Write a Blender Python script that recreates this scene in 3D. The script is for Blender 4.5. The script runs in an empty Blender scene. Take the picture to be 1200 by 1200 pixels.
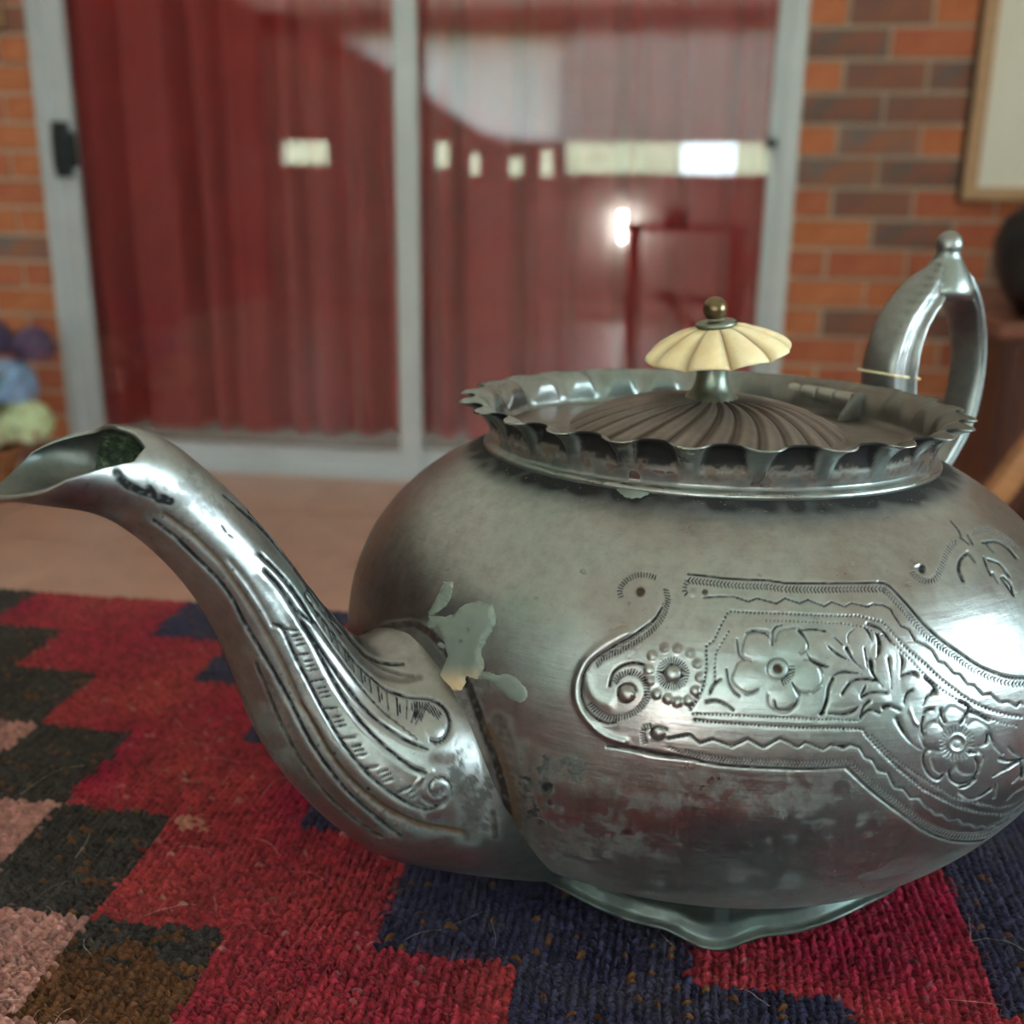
import bpy, bmesh, math, random
import numpy as np
from mathutils import Matrix, Vector
rnd = random.Random(7)
rng = np.random.default_rng(11)
PI = math.pi
SC = bpy.context.scene
COL = SC.collection

# ------------------------------------------------------------------ camera
F_PX, PITCH, ROLL, CAM_H = 1250.0, math.radians(16.5), math.radians(0.7), 0.155
YAW = math.radians(8.2)            # the camera looks 8.2 degrees left of the room's axis
T = 0.760                          # height of the rug's surface above the floor
D = 3.40                           # distance of the door wall
CY_, SY_ = math.cos(YAW), math.sin(YAW)
RW = np.array([[CY_, -SY_, 0], [SY_, CY_, 0], [0, 0, 1.0]])
cp, sp, cr, sr = math.cos(PITCH), math.sin(PITCH), math.cos(ROLL), math.sin(ROLL)
_r, _u, _f = np.array([1, 0, 0.]), np.array([0, sp, cp]), np.array([0, cp, -sp])
right, up = RW @ (_r*cr+_u*sr), RW @ (-_r*sr+_u*cr)
fwd = RW @ _f
cam = bpy.data.cameras.new('camera')
cam.sensor_width = 36; cam.lens = 36*F_PX/1200
cam.clip_start = 0.01; cam.clip_end = 200
cam.dof.use_dof = True; cam.dof.focus_distance = 0.200; cam.dof.aperture_fstop = 17.0
camo = bpy.data.objects.new('camera', cam); COL.objects.link(camo)
camo.matrix_world = Matrix(((right[0], up[0], -fwd[0], 0), (right[1], up[1], -fwd[1], 0), (right[2], up[2], -fwd[2], T+CAM_H), (0, 0, 0, 1)))
SC.camera = camo

# ------------------------------------------------------------------ sky, exposure
SKY = 5.0
w = bpy.data.worlds.new('sky'); SC.world = w; w.use_nodes = True
bg = w.node_tree.nodes['Background']; bg.inputs[0].default_value = (0.74, 0.94, 1.0, 1); bg.inputs[1].default_value = SKY
SC.view_settings.view_transform = 'Standard'; SC.view_settings.look = 'None'
SC.view_settings.gamma = 1; SC.view_settings.use_curve_mapping = False
SC.view_settings.exposure = 2.0
def portal(loc, rot, sx, sy):
    l = bpy.data.lights.new('window_portal', 'AREA'); l.shape = 'RECTANGLE'; l.size = sx; l.size_y = sy
    l.cycles.is_portal = True
    o = bpy.data.objects.new('window_portal', l); COL.objects.link(o); o.location = loc; o.rotation_euler = rot

# ------------------------------------------------------------------ helpers
def mat(name):
    m = bpy.data.materials.new(name); m.use_nodes = True
    nt = m.node_tree; return m, nt, nt.nodes['Principled BSDF']
def N(nt, typ, **kw):
    n = nt.nodes.new(typ)
    for k, v in kw.items():
        if k in n.inputs: n.inputs[k].default_value = v
        else: setattr(n, k, v)
    return n
def L(nt, a, ao, b, bi): nt.links.new(a.outputs[ao], b.inputs[bi])
def noise(nt, scale, detail=4, rough=.6, coord='Object', stretch=None):
    tc = N(nt, 'ShaderNodeTexCoord'); n = N(nt, 'ShaderNodeTexNoise')
    n.inputs['Scale'].default_value = scale; n.inputs['Detail'].default_value = detail; n.inputs['Roughness'].default_value = rough
    if stretch:
        mp = N(nt, 'ShaderNodeMapping'); mp.inputs['Scale'].default_value = stretch
        L(nt, tc, coord, mp, 0); L(nt, mp, 0, n, 'Vector')
    else: L(nt, tc, coord, n, 'Vector')
    return n
def ramp(nt, src, so, stops):
    r = N(nt, 'ShaderNodeValToRGB'); e = r.color_ramp.elements
    while len(e) < len(stops): e.new(.5)
    for el, (p, c) in zip(e, stops):
        el.position = p; el.color = (c, c, c, 1) if not hasattr(c, '__len__') else (*c, 1)
    L(nt, src, so, r, 0); return r
def mix(nt, fac, a, b, mode='MIX'):
    m = N(nt, 'ShaderNodeMix', data_type='RGBA', blend_type=mode)
    for sock, v in ((m.inputs[0], fac), (m.inputs[6], a), (m.inputs[7], b)):
        if isinstance(v, tuple) and len(v) == 2 and hasattr(v[0], 'outputs'): nt.links.new(v[0].outputs[v[1]], sock)
        elif hasattr(v, '__len__'): sock.default_value = (*v, 1)
        else: sock.default_value = v
    return (m, 2)
def math_(nt, op, a, b=0.0):
    m = N(nt, 'ShaderNodeMath', operation=op)
    for i, v in enumerate((a, b)):
        if isinstance(v, tuple): nt.links.new(v[0].outputs[v[1]], m.inputs[i])
        else: m.inputs[i].default_value = v
    return (m, 0)
def put(nt, src, sock): nt.links.new(src[0].outputs[src[1]], sock)
def bump(nt, b, src, strength, dist):
    bp = N(nt, 'ShaderNodeBump'); bp.inputs['Strength'].default_value = strength; bp.inputs['Distance'].default_value = dist
    nt.links.new(src[0].outputs[src[1]], bp.inputs['Height']); nt.links.new(bp.outputs[0], b.inputs['Normal']); return bp
def simple(name, col, rough=.6, metal=0, nscale=0, namt=.25, bmp=0):
    m, nt, b = mat(name)
    b.inputs['Roughness'].default_value = rough; b.inputs['Metallic'].default_value = metal
    b.inputs['Base Color'].default_value = (*col, 1)
    if nscale:
        n = noise(nt, nscale)
        r = ramp(nt, n, 0, [(.3, tuple(c*(1-namt) for c in col)), (.7, tuple(min(1, c*(1+namt)) for c in col))])
        L(nt, r, 0, b, 'Base Color')
        if bmp: bump(nt, b, (n, 0), .5, bmp)
    return m

def mesh_np(name, verts, faces, smooth=True):
    """faces: (n,4) or (n,3) int array, or a list of both kinds"""
    me = bpy.data.meshes.new(name)
    verts = np.asarray(verts, np.float32); faces = faces if isinstance(faces, list) else [faces]
    faces = [np.asarray(f, np.int32) for f in faces if len(f)]
    me.vertices.add(len(verts)); me.vertices.foreach_set('co', verts.ravel())
    idx = np.concatenate([f.ravel() for f in faces]); tot = np.concatenate([np.full(len(f), f.shape[1], np.int32) for f in faces])
    me.loops.add(len(idx)); me.loops.foreach_set('vertex_index', idx)
    me.polygons.add(len(tot)); me.polygons.foreach_set('loop_start', np.r_[0, np.cumsum(tot)[:-1]].astype(np.int32))
    me.polygons.foreach_set('loop_total', tot)
    if smooth: me.polygons.foreach_set('use_smooth', np.ones(len(tot), bool))
    me.update(calc_edges=True); me.validate(); return me
def attr(me, name, vals, kind='FLOAT'):
    a = me.attributes.new(name, kind if kind != 'COLOR' else 'FLOAT_COLOR', 'POINT')
    a.data.foreach_set('color' if kind == 'COLOR' else 'value', np.asarray(vals, np.float32).ravel())
def gridfaces(nu, nv, wrap_u=False, flip=False):
    """verts indexed [v*nu+u]"""
    iu = np.arange(nu if wrap_u else nu-1); iv = np.arange(nv-1)
    u, v = np.meshgrid(iu, iv); u2 = (u+1) % nu
    f = np.stack([v*nu+u, v*nu+u2, (v+1)*nu+u2, (v+1)*nu+u], -1).reshape(-1, 4)
    return f[:, ::-1] if flip else f
def obj(name, me, m=None, parent=None):
    o = bpy.data.objects.new(name, me); COL.objects.link(o)
    if m is not None and not me.materials: me.materials.append(m)
    if parent is not None: o.parent = parent
    return o
def empty(name, loc, label=None, cat=None, rz=0, group=None):
    o = bpy.data.objects.new(name, None); COL.objects.link(o); o.location = loc; o.rotation_euler = (0, 0, rz)
    o.empty_display_size = .05
    if label: tag(o, label, cat, group)
    return o
def tag(o, label, cat, group=None):
    o['label'] = label; o['category'] = cat
    if group: o['group'] = group
    return o
def struct(o): o['kind'] = 'structure'; return o
def bm_mesh(name, bm, smooth=False):
    me = bpy.data.meshes.new(name); bmesh.ops.recalc_face_normals(bm, faces=bm.faces); bm.to_mesh(me); bm.free()
    if smooth: me.polygons.foreach_set('use_smooth', np.ones(len(me.polygons), bool))
    return me
def add_box(bm, lo, hi, bev=0):
    r = bmesh.ops.create_cube(bm, size=1); vs = r['verts']
    bmesh.ops.scale(bm, vec=[h-l for l, h in zip(lo, hi)], verts=vs)
    bmesh.ops.translate(bm, vec=[(h+l)/2 for l, h in zip(lo, hi)], verts=vs)
    if bev:
        es = list({e for v in vs for e in v.link_edges})
        bmesh.ops.bevel(bm, geom=es, offset=bev, segments=2, profile=.7, affect='EDGES', clamp_overlap=True)
def box(name, lo, hi, m, parent=None, bev=0):
    bm = bmesh.new(); add_box(bm, lo, hi, bev); return obj(name, bm_mesh(name, bm), m, parent)
def boxes(name, lst, m, parent=None, bev=0):
    bm = bmesh.new()
    for lo, hi in lst: add_box(bm, lo, hi, bev)
    return obj(name, bm_mesh(name, bm), m, parent)
def lathe(name, prof, m, parent=None, n=48, fn=None):
    prof = np.array(prof, float); th = np.linspace(0, 2*PI, n, endpoint=False)
    V = np.stack([prof[:, 0:1]*np.cos(th), prof[:, 0:1]*np.sin(th), np.repeat(prof[:, 1:2], n, 1)], -1)
    if fn is not None: V = fn(V, th)
    return obj(name, mesh_np(name, V.reshape(-1, 3), gridfaces(n, len(prof), True)), m, parent)
def sweep_tube(path, rad, sides=8):
    """tube along a 3D path, closed at both ends; returns verts, quads"""
    P = np.array(path, float); n = len(P); R = np.broadcast_to(rad, (n,)).astype(float)
    t = np.gradient(P, axis=0); t /= np.linalg.norm(t, axis=1, keepdims=True)+1e-12
    ref = np.array([0, 0, 1.]) if abs(t[0][2]) < .9 else np.array([1., 0, 0]); V = []
    for i in range(n):
        a = np.cross(t[i], ref); a /= np.linalg.norm(a)+1e-12; b = np.cross(t[i], a); ref = -b if False else ref
        th = np.linspace(0, 2*PI, sides, endpoint=False)
        V.append(P[i]+R[i]*(np.cos(th)[:, None]*a+np.sin(th)[:, None]*b))
    V = np.concatenate([np.repeat(P[:1], sides, 0), *V, np.repeat(P[-1:], sides, 0)]) if True else V
    return V.reshape(-1, 3), gridfaces(sides, n+2, True)
def catmull(P, n):
    P = np.asarray(P, float); t = np.linspace(0, len(P)-1, n); i = np.clip(t.astype(int), 0, len(P)-2); x = (t-i)[:, None]
    Q = np.concatenate([[2*P[0]-P[1]], P, [2*P[-1]-P[-2]]])
    a, b, c, d = Q[i], Q[i+1], Q[i+2], Q[i+3]
    return .5*(2*b+(c-a)*x+(2*a-5*b+4*c-d)*x**2+(3*b-a-3*c+d)*x**3)
def sstep(a, b, x): t = np.clip((x-a)/(b-a), 0, 1); return t*t*(3-2*t)
_h = rng.random((64, 64, 64))
def vnoise(P, scale):
    """cheap 3D value noise in [0,1]"""
    p = np.asarray(P)*scale+100.0; i = np.floor(p).astype(int); f = p-i; f = f*f*(3-2*f); out = 0
    for dx in (0, 1):
        for dy in (0, 1):
            for dz in (0, 1):
                wgt = (f[..., 0] if dx else 1-f[..., 0])*(f[..., 1] if dy else 1-f[..., 1])*(f[..., 2] if dz else 1-f[..., 2])
                out = out+wgt*_h[(i[..., 0]+dx) % 64, (i[..., 1]+dy) % 64, (i[..., 2]+dz) % 64]
    return out

# ------------------------------------------------------------------ glass
def glass_mat():
    m = bpy.data.materials.new('window_glass'); m.use_nodes = True; nt = m.node_tree; nt.nodes.remove(nt.nodes['Principled BSDF'])
    fr = N(nt, 'ShaderNodeFresnel', IOR=1.52); k = math_(nt, 'MULTIPLY', (fr, 0), 1.6)
    k = math_(nt, 'MINIMUM', k, 1.0)
    tr = N(nt, 'ShaderNodeBsdfTransparent'); tr.inputs[0].default_value = (.975, .985, .98, 1)
    gl = N(nt, 'ShaderNodeBsdfGlossy'); gl.inputs['Roughness'].default_value = 0.0
    mx = N(nt, 'ShaderNodeMixShader'); put(nt, k, mx.inputs[0]); L(nt, tr, 0, mx, 1); L(nt, gl, 0, mx, 2)
    L(nt, mx, 0, nt.nodes['Material Output'], 0); return m
M_GLASS = glass_mat()
M_ALU = simple('grey_aluminium', (.60, .65, .70), .38, .15, 6, .06)
M_ALU_DARK = simple('dark_latch_metal', (.03, .04, .045), .4, .3)
def fill_ceiling_mat():
    m, nt, b = mat('light_fill_ceiling'); nt.nodes.remove(b)
    d = N(nt, 'ShaderNodeBsdfDiffuse'); d.inputs[0].default_value = (.55, .52, .45, 1)
    t = N(nt, 'ShaderNodeBsdfTranslucent'); t.inputs[0].default_value = (.66, .60, .53, 1)
    mx = N(nt, 'ShaderNodeMixShader'); mx.inputs[0].default_value = .27
    L(nt, d, 0, mx, 1); L(nt, t, 0, mx, 2); L(nt, mx, 0, nt.nodes['Material Output'], 0); return m
def backlight_mat():
    m = bpy.data.materials.new('curtain_backlight'); m.use_nodes = True; nt = m.node_tree; nt.nodes.remove(nt.nodes['Principled BSDF'])
    t = N(nt, 'ShaderNodeBsdfTranslucent'); t.inputs[0].default_value = (.75, .72, .68, 1); L(nt, t, 0, nt.nodes['Material Output'], 0); return m
M_CEIL = fill_ceiling_mat()
M_PLASTER = simple('plaster', (.68, .64, .58), .85, 0, 3, .08)
M_DARKWALL = simple('dark_brick_wall', (.085, .045, .035), .85, 0, 9, .4)
M_GRASS = simple('lawn', (.10, .16, .05), .9, 0, 4, .4)

# ------------------------------------------------------------------ setting: floor, walls, ceiling, windows
M_GROUT = simple('tile_grout', (.50, .36, .30), .9, 0, 40, .15)
def mortar_mat():
    m, nt, b = mat('mortar_and_far_brick'); tc = N(nt, 'ShaderNodeTexCoord'); sx = N(nt, 'ShaderNodeSeparateXYZ'); cx = N(nt, 'ShaderNodeCombineXYZ'); L(nt, tc, 'Object', sx, 0)
    put(nt, math_(nt, 'ADD', (sx, 0), 10.023), cx.inputs[0]); put(nt, math_(nt, 'ADD', (sx, 2), -1.428+.0436+8.72), cx.inputs[1])
    br = N(nt, 'ShaderNodeTexBrick'); L(nt, cx, 0, br, 'Vector'); br.inputs['Scale'].default_value = 1; br.inputs['Brick Width'].default_value = .231; br.inputs['Row Height'].default_value = .0872; br.inputs['Mortar Size'].default_value = .006
    br.inputs['Color1'].default_value = (.52, .17, .08, 1); br.inputs['Color2'].default_value = (.40, .12, .07, 1); br.inputs['Mortar'].default_value = (.56, .45, .36, 1)
    n = noise(nt, 60, 4); far = math_(nt, 'GREATER_THAN', (sx, 2), 1.87); lx = math_(nt, 'LESS_THAN', (sx, 0), -3.268); rx = math_(nt, 'GREATER_THAN', (sx, 0), 1.75); k = math_(nt, 'MAXIMUM', far, math_(nt, 'MAXIMUM', lx, rx))
    c = mix(nt, k, (.56, .45, .36), (br, 0)); c = mix(nt, .5, c, (ramp(nt, n, 0, [(.3, .75), (.7, 1.25)]), 0), 'MULTIPLY'); put(nt, c, b.inputs['Base Color']); b.inputs['Roughness'].default_value = .95; return m
M_MORTAR = mortar_mat()
XL, XR, YB = -3.7, 2.7, -3.0
floor = struct(box('floor', (XL-.2, YB-.2, -.12), (XR+.2, D+1.2, -.004), M_GROUT))
struct(box('ceiling', (XL-.2, YB-.2, 2.45), (XR+.2, D+.12, 2.46), M_CEIL))  # unseen ceiling, made translucent to fill the room with soft light
struct(box('ceiling_inside', (XL-.2, D+.12, 2.45), (XR+.2, D+1.2, 2.46), backlight_mat()))  # translucent sheet added to light the curtains from behind
struct(box('wall_left', (XL-.2, YB-.2, -.004), (XL, D+1.2, 2.45), M_DARKWALL))
ground = box('ground', (-40, -60, -.5), (40, 40, -.3), M_GRASS); struct(ground)
# floor tiles, one object each (shared meshes)
def tile_mat(name, c):
    m, nt, b = mat(name); n = noise(nt, 9, 5); n2 = noise(nt, 70, 3)
    r = ramp(nt, n, 0, [(.3, tuple(x*.86 for x in c)), (.7, tuple(x*1.12 for x in c))])
    L(nt, r, 0, b, 'Base Color'); rr = ramp(nt, n2, 0, [(.3, .30), (.7, .45)]); L(nt, rr, 0, b, 'Roughness'); return m
TS = .43
tile_meshes = []
for c in ((.52, .30, .235), (.54, .315, .25), (.50, .285, .225)):
    bm = bmesh.new(); add_box(bm, (-TS/2+.004, -TS/2+.004, -.012), (TS/2-.004, TS/2-.004, 0), .002)
    me = bm_mesh('tile', bm); me.materials.append(tile_mat('terracotta_tile', c)); tile_meshes.append(me)
y0 = D-.03-TS/2
for j in range(11):
    for i in range(12):
        o = obj('tile', tile_meshes[rnd.randrange(3)], None, floor)
        o.location = (-1.06-.5*TS-4*TS+i*TS+TS, y0-j*TS, rnd.uniform(-.0008, .0008))

# back wall with door opening
DX0, DX1, DZ1 = -2.03, .345, 2.08
wall_back = struct(boxes('wall_back', [((XL, D-.019, -.004), (DX0, D+.12, 2.45)), ((DX1, D-.019, -.004), (XR, D+.12, 2.45)), ((DX0, D-.019, DZ1), (DX1, D+.12, 2.45))], M_MORTAR))
def brick_mat(name, ca, cb, sc=14):
    m, nt, b = mat(name); n = noise(nt, sc, 6, .65); n2 = noise(nt, 120, 3)
    r = ramp(nt, n, 0, [(.38, ca), (.62, cb)]); L(nt, r, 0, b, 'Base Color')
    b.inputs['Roughness'].default_value = .85; bump(nt, b, (n2, 0), .5, .002); return m
bm_o = [brick_mat('orange_brick', (.52, .155, .066), (.60, .215, .10)), brick_mat('red_brick', (.46, .125, .068), (.54, .175, .09))]
bm_p = [brick_mat('purple_brown_brick', (.22, .115, .10), (.32, .13, .085)), brick_mat('clinker_brick', (.15, .125, .12), (.32, .12, .08), 20), brick_mat('grey_end_brick', (.18, .17, .18), (.40, .15, .08), 12)]
def brick_mesh(m, wd):
    bm = bmesh.new(); add_box(bm, (-wd/2, -.02, -.0375), (wd/2, .02, .0375), .003); me = bm_mesh('brick', bm); me.materials.append(m); return me
BM = {(k, s): brick_mesh(m, wd) for s, wd in (('full', .221), ('half', .105)) for k, m in enumerate(bm_o+bm_p)}
dark_at = {(0, 0): 2, (1, 0): 3, (2, 0): 2, (3, 0): 3, (3, 1): 2, (4, 0): 4, (5, 0): 4, (7, 1): 3}
COURSE = .0872
for c in range(-4, 17):
    z = 1.428-COURSE*c
    if z < .02: continue
    # right of the door
    off = .455 if c % 2 == 0 else .345
    x = off; k = 0
    if c % 2 == 0:
        o = obj('brick', BM[(rnd.choice((0, 0, 1)), 'half')], None, wall_back); o.location = (.395, D-.006+rnd.uniform(-.002, .002), z)
    while x < 1.62:
        kk = dark_at.get((c, k)) if (c, k) in dark_at else rnd.choices((0, 1, 2, 3, 4), (5, 5, 1, .7, .5))[0]
        o = obj('brick', BM[(kk, 'full')], None, wall_back); o.location = (x+.115, D-.006+rnd.uniform(-.002, .002), z); x += .231; k += 1
    x = DX0-.005
    if c % 2:
        o = obj('brick', BM[(rnd.choice((0, 1)), 'half')], None, wall_back); o.location = (x-.055, D-.006+rnd.uniform(-.002, .002), z); x -= .116
    while x > -3.25:
        kk = rnd.choices((0, 1, 2, 3, 4), (5, 6, 1.2, .5, .3))[0]
        o = obj('brick', BM[(kk, 'full')], None, wall_back); o.location = (x-.115, D-.006+rnd.uniform(-.002, .002), z); x -= .231

# sliding door: frame, two leaves with glass
door = struct(empty('door_1', (0, D, 0)))
boxes('door_frame', [((-2.03, -.05, 0), (-1.985, .10, DZ1)), ((.30, -.03, 0), (.345, .10, DZ1)), ((-2.03, -.05, DZ1-.05), (.345, .10, DZ1)), ((-2.03, -.06, 0), (.345, .10, .032))], M_ALU, door, .003)
fa = boxes('sliding_leaf', [((-1.985, -.035, .03), (-1.915, -.005, DZ1-.05)), ((-.862, -.035, .03), (-.790, -.005, DZ1-.05)), ((-1.985, -.036, .03), (-.79, -.004, .093)), ((-1.985, -.036, DZ1-.12), (-.79, -.004, DZ1-.05))], M_ALU, door, .003)
fb = boxes('fixed_leaf', [((-.855, .005, .03), (-.80, .035, DZ1-.05)), ((.265, .005, .03), (.302, .035, DZ1-.05)), ((-.855, .004, .03), (.302, .036, .093)), ((-.855, .004, DZ1-.12), (.302, .036, DZ1-.05))], M_ALU, door, .003)
box('glass_pane', (-1.92, -.0225, .09), (-.86, -.0175, DZ1-.115), M_GLASS, fa)
box('glass_pane', (-.80, .0175, .09), (.268, .0225, DZ1-.115), M_GLASS, fb)
bm = bmesh.new(); add_box(bm, (-1.975, -.062, .955), (-1.925, -.034, 1.125), .006); add_box(bm, (-1.985, -.050, .985), (-1.905, -.036, 1.095), .004)
lt = obj('door_latch', bm_mesh('door_latch', bm), M_ALU_DARK, fa); lt['label'] = 'black latch plate on the left door stile'
bm = bmesh.new(); add_box(bm, (.255, -.02, 1.06), (.285, .006, 1.085), .004); kb = obj('door_stop', bm_mesh('door_stop', bm), M_ALU_DARK, fb)

struct(box('floor_gap_shade', (XL, D+.125, -.004), (XR, D+1.0, .004), simple('gap_shade', (.035, .025, .02), .95, 0, 60, .3)))  # dark layer added so the gap below the curtains looks shaded
# red curtains behind the glass
def curtain_mat():
    m, nt, b = mat('red_curtain_cloth'); n = noise(nt, 5, 4)
    r = ramp(nt, n, 0, [(.3, (.58, .080, .087)), (.7, (.67, .105, .112))]); L(nt, r, 0, b, 'Base Color')
    b.inputs['Roughness'].default_value = .75; b.inputs['Sheen Weight'].default_value = .25
    wv = N(nt, 'ShaderNodeTexWave'); wv.inputs['Scale'].default_value = 260; tc = N(nt, 'ShaderNodeTexCoord'); L(nt, tc, 'Object', wv, 'Vector')
    bump(nt, b, (wv, 0), .15, .001)
    t = N(nt, 'ShaderNodeBsdfTranslucent'); L(nt, r, 0, t, 0); mx = N(nt, 'ShaderNodeMixShader'); mx.inputs[0].default_value = .18
    L(nt, b, 0, mx, 1); L(nt, t, 0, mx, 2); L(nt, mx, 0, nt.nodes['Material Output'], 0); return m
M_CURT = curtain_mat()
def curtain(label, x0, x1, folds, seed):
    r = np.random.default_rng(seed); nx, nz = 260, 60
    X = np.linspace(x0, x1, nx); Z = np.linspace(.115, 2.12, nz); gx, gz = np.meshgrid(X, Z)
    Y = np.zeros_like(gx)
    for (fx, wd, dp, lean) in folds:
        cx = fx+lean*(1.0-gz); Y += dp*np.exp(-((gx-cx)/wd)**2)
    Y = Y*1.7; Y += .007*np.sin(gx*19+seed+.4*np.sin(gz*2))+.0015*np.sin(gx*71+gz*1.3)
    Y += .01*np.sin(gz*2.2+gx*5)
    o = obj('curtain', mesh_np('curtain', np.stack([gx, Y+D+.085, gz], -1).reshape(-1, 3), gridfaces(nx, nz)), M_CURT)
    s = o.modifiers.new('thick', 'SOLIDIFY'); s.thickness = .002
    return tag(o, label, 'curtain')
def pxx(px): return -2.02+(px-45)*(.32+2.02)/(930-45)
curtain('dark red curtain behind the left pane of the sliding door', -2.10, -.8445,
        [(pxx(112), .030, .075, .00), (pxx(205), .028, .085, .02), (pxx(250), .02, .04, 0), (pxx(318), .03, .06, -.01), (pxx(352), .02, .04, .01), (pxx(400), .03, .05, 0), (pxx(450), .03, .07, .01)], 3)
curtain('red curtain behind the right pane of the sliding door, under the long bright reflection', -.8435, .42,
        [(pxx(505), .035, .07, .0), (pxx(550), .016, .07, 0), (pxx(628), .022, .065, .01), (pxx(682), .02, .03, 0), (pxx(755), .03, .07, .01), (pxx(812), .02, .03, 0), (pxx(880), .03, .06, 0)], 8)
struct(box('wall_inside', (XL, D+1.0, 0), (XR, D+1.1, 2.45), M_PLASTER))

# wall behind the camera: a long window with a pale blind drawn down to a low gap, and small openings beside it
WZ0, WZ1, WX0, WX1 = 1.09, 2.30, -1.02, 1.75
gaps = [(-3.56, -3.12), (-2.16, -2.03), (-1.84, -1.75), (-1.49, -1.37), (-1.20, -1.10)]
bl_ = [((XL, YB-.15, 0), (XR, YB, WZ0)), ((WX0, YB-.15, WZ1), (XR, YB, 2.45)), ((WX1, YB-.15, WZ0), (XR, YB, WZ1))]
x = XL
for g0, g1 in gaps+[(WX0, 9)]:
    bl_.append(((x, YB-.15, WZ0), (g0, YB, 1.37))); x = g1
bl_ += [((-3.56, YB-.15, WZ0), (-3.12, YB, 1.17)), ((-2.16, YB-.15, WZ0), (-2.03, YB, 1.15)), ((-1.84, YB-.15, 1.28), (-1.75, YB, 1.37)), ((-1.49, YB-.15, 1.25), (-1.37, YB, 1.37)), ((-1.20, YB-.15, 1.31), (-1.10, YB, 1.37))]
bl_.append(((XL, YB-.15, 2.24), (WX0, YB, 2.45)))
bm = bmesh.new()
for lo, hi in bl_: add_box(bm, lo, hi)
vs = [bm.verts.new((x, YB-.15, z)) for x, z in ((XL, 1.37), (WX0, 1.37), (-1.75, 1.47), (-2.35, 1.90), (-3.1, 2.30), (XL, 2.45))]; f_ = bm.faces.new(vs)
r = bmesh.ops.extrude_face_region(bm, geom=[f_]); bmesh.ops.translate(bm, vec=(0, .15, 0), verts=[v for v in r['geom'] if isinstance(v, bmesh.types.BMVert)])
struct(obj('wall_behind', bm_mesh('wall_behind', bm), M_PLASTER))
w1 = struct(empty('window_1', (0, YB, 0)))
boxes('window_frame', [((WX0, -.10, WZ0), (WX1, -.04, WZ0+.025)), ((WX0, -.10, WZ1-.03), (WX1, -.04, WZ1))]+[((x-.02, -.10, WZ0), (x+.02, -.04, WZ1)) for x in (WX0+.02, .84, WX1-.02)], M_ALU, w1)
box('glass_pane', (WX0, -.073, WZ0), (WX1, -.068, WZ1), M_GLASS, w1)
M_GW = simple('sky_dimmer_paint', (.62, .58, .42), .9, 0, .8, .3)
struct(boxes('wall_sky_dimmer', [((-14, -12.2, -.5), (.05, -12, 2.6)), ((.95, -12.2, -.5), (9, -12, 2.6))], M_GW))  # unseen wall added outdoors to dim the sky behind the low gap
# right wall with the big bright window
RY0, RY1, RZ0, RZ1 = -1.55, .35, .80, 2.0
struct(boxes('wall_right', [((XR, YB-.15, 0), (XR+.15, D, RZ0)), ((XR, YB-.15, RZ1), (XR+.15, D, 2.45)), ((XR, YB-.15, RZ0), (XR+.15, RY0, RZ1)), ((XR, RY1, RZ0), (XR+.15, D, RZ1))], M_PLASTER))
w2 = struct(empty('window_2', (XR, 0, 0)))
boxes('window_frame', [((.04, RY0, RZ0), (.10, RY1, RZ0+.04)), ((.04, RY0, RZ1-.04), (.10, RY1, RZ1)), ((.04, RY0, RZ0), (.10, RY0+.04, RZ1)), ((.04, RY1-.04, RZ0), (.10, RY1, RZ1)), ((.04, -.62, RZ0), (.10, -.58, RZ1))], M_ALU, w2)
box('glass_pane', (.068, RY0, RZ0), (.073, RY1, RZ1), M_GLASS, w2)

def blind_mat():
    m, nt, b = mat('cream_blind_cloth'); nt.nodes.remove(b)
    d = N(nt, 'ShaderNodeBsdfDiffuse'); d.inputs[0].default_value = (.55, .50, .44, 1)
    t = N(nt, 'ShaderNodeBsdfTranslucent'); t.inputs[0].default_value = (.82, .83, .82, 1)
    mx = N(nt, 'ShaderNodeMixShader'); mx.inputs[0].default_value = .72
    L(nt, d, 0, mx, 1); L(nt, t, 0, mx, 2); L(nt, mx, 0, nt.nodes['Material Output'], 0); return m
M_BLIND = blind_mat()
bl = empty('roller_blind', (0, YB+.05, 0), 'cream roller blind half drawn over the long window behind the viewer', 'blind')
bm = bmesh.new()
pts = [(-1.6, 1.37), (WX1+.05, 1.37), (WX1+.05, 2.33), (-3.45, 2.33), (-3.3, 2.22), (-2.45, 1.84)]
vs = [bm.verts.new((x, 0, z)) for x, z in pts]; bm.faces.new(vs)
r = bmesh.ops.extrude_face_region(bm, geom=bm.faces[:]); bmesh.ops.translate(bm, vec=(0, .003, 0), verts=[v for v in r['geom'] if isinstance(v, bmesh.types.BMVert)])
obj('cloth', bm_mesh('cloth', bm), M_BLIND, bl)
V, Fq = sweep_tube([(WX0-.06, 0, 2.32), (WX1+.08, 0, 2.32)], .025, 12); obj('roller', mesh_np('roller', V, Fq), M_ALU, bl)
def lamp_mat():
    m, nt, b = mat('lit_lamp_glass'); b.inputs['Base Color'].default_value = (.9, .9, .9, 1)
    b.inputs['Emission Color'].default_value = (1, .98, .95, 1); b.inputs['Emission Strength'].default_value = 60; return m

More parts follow.
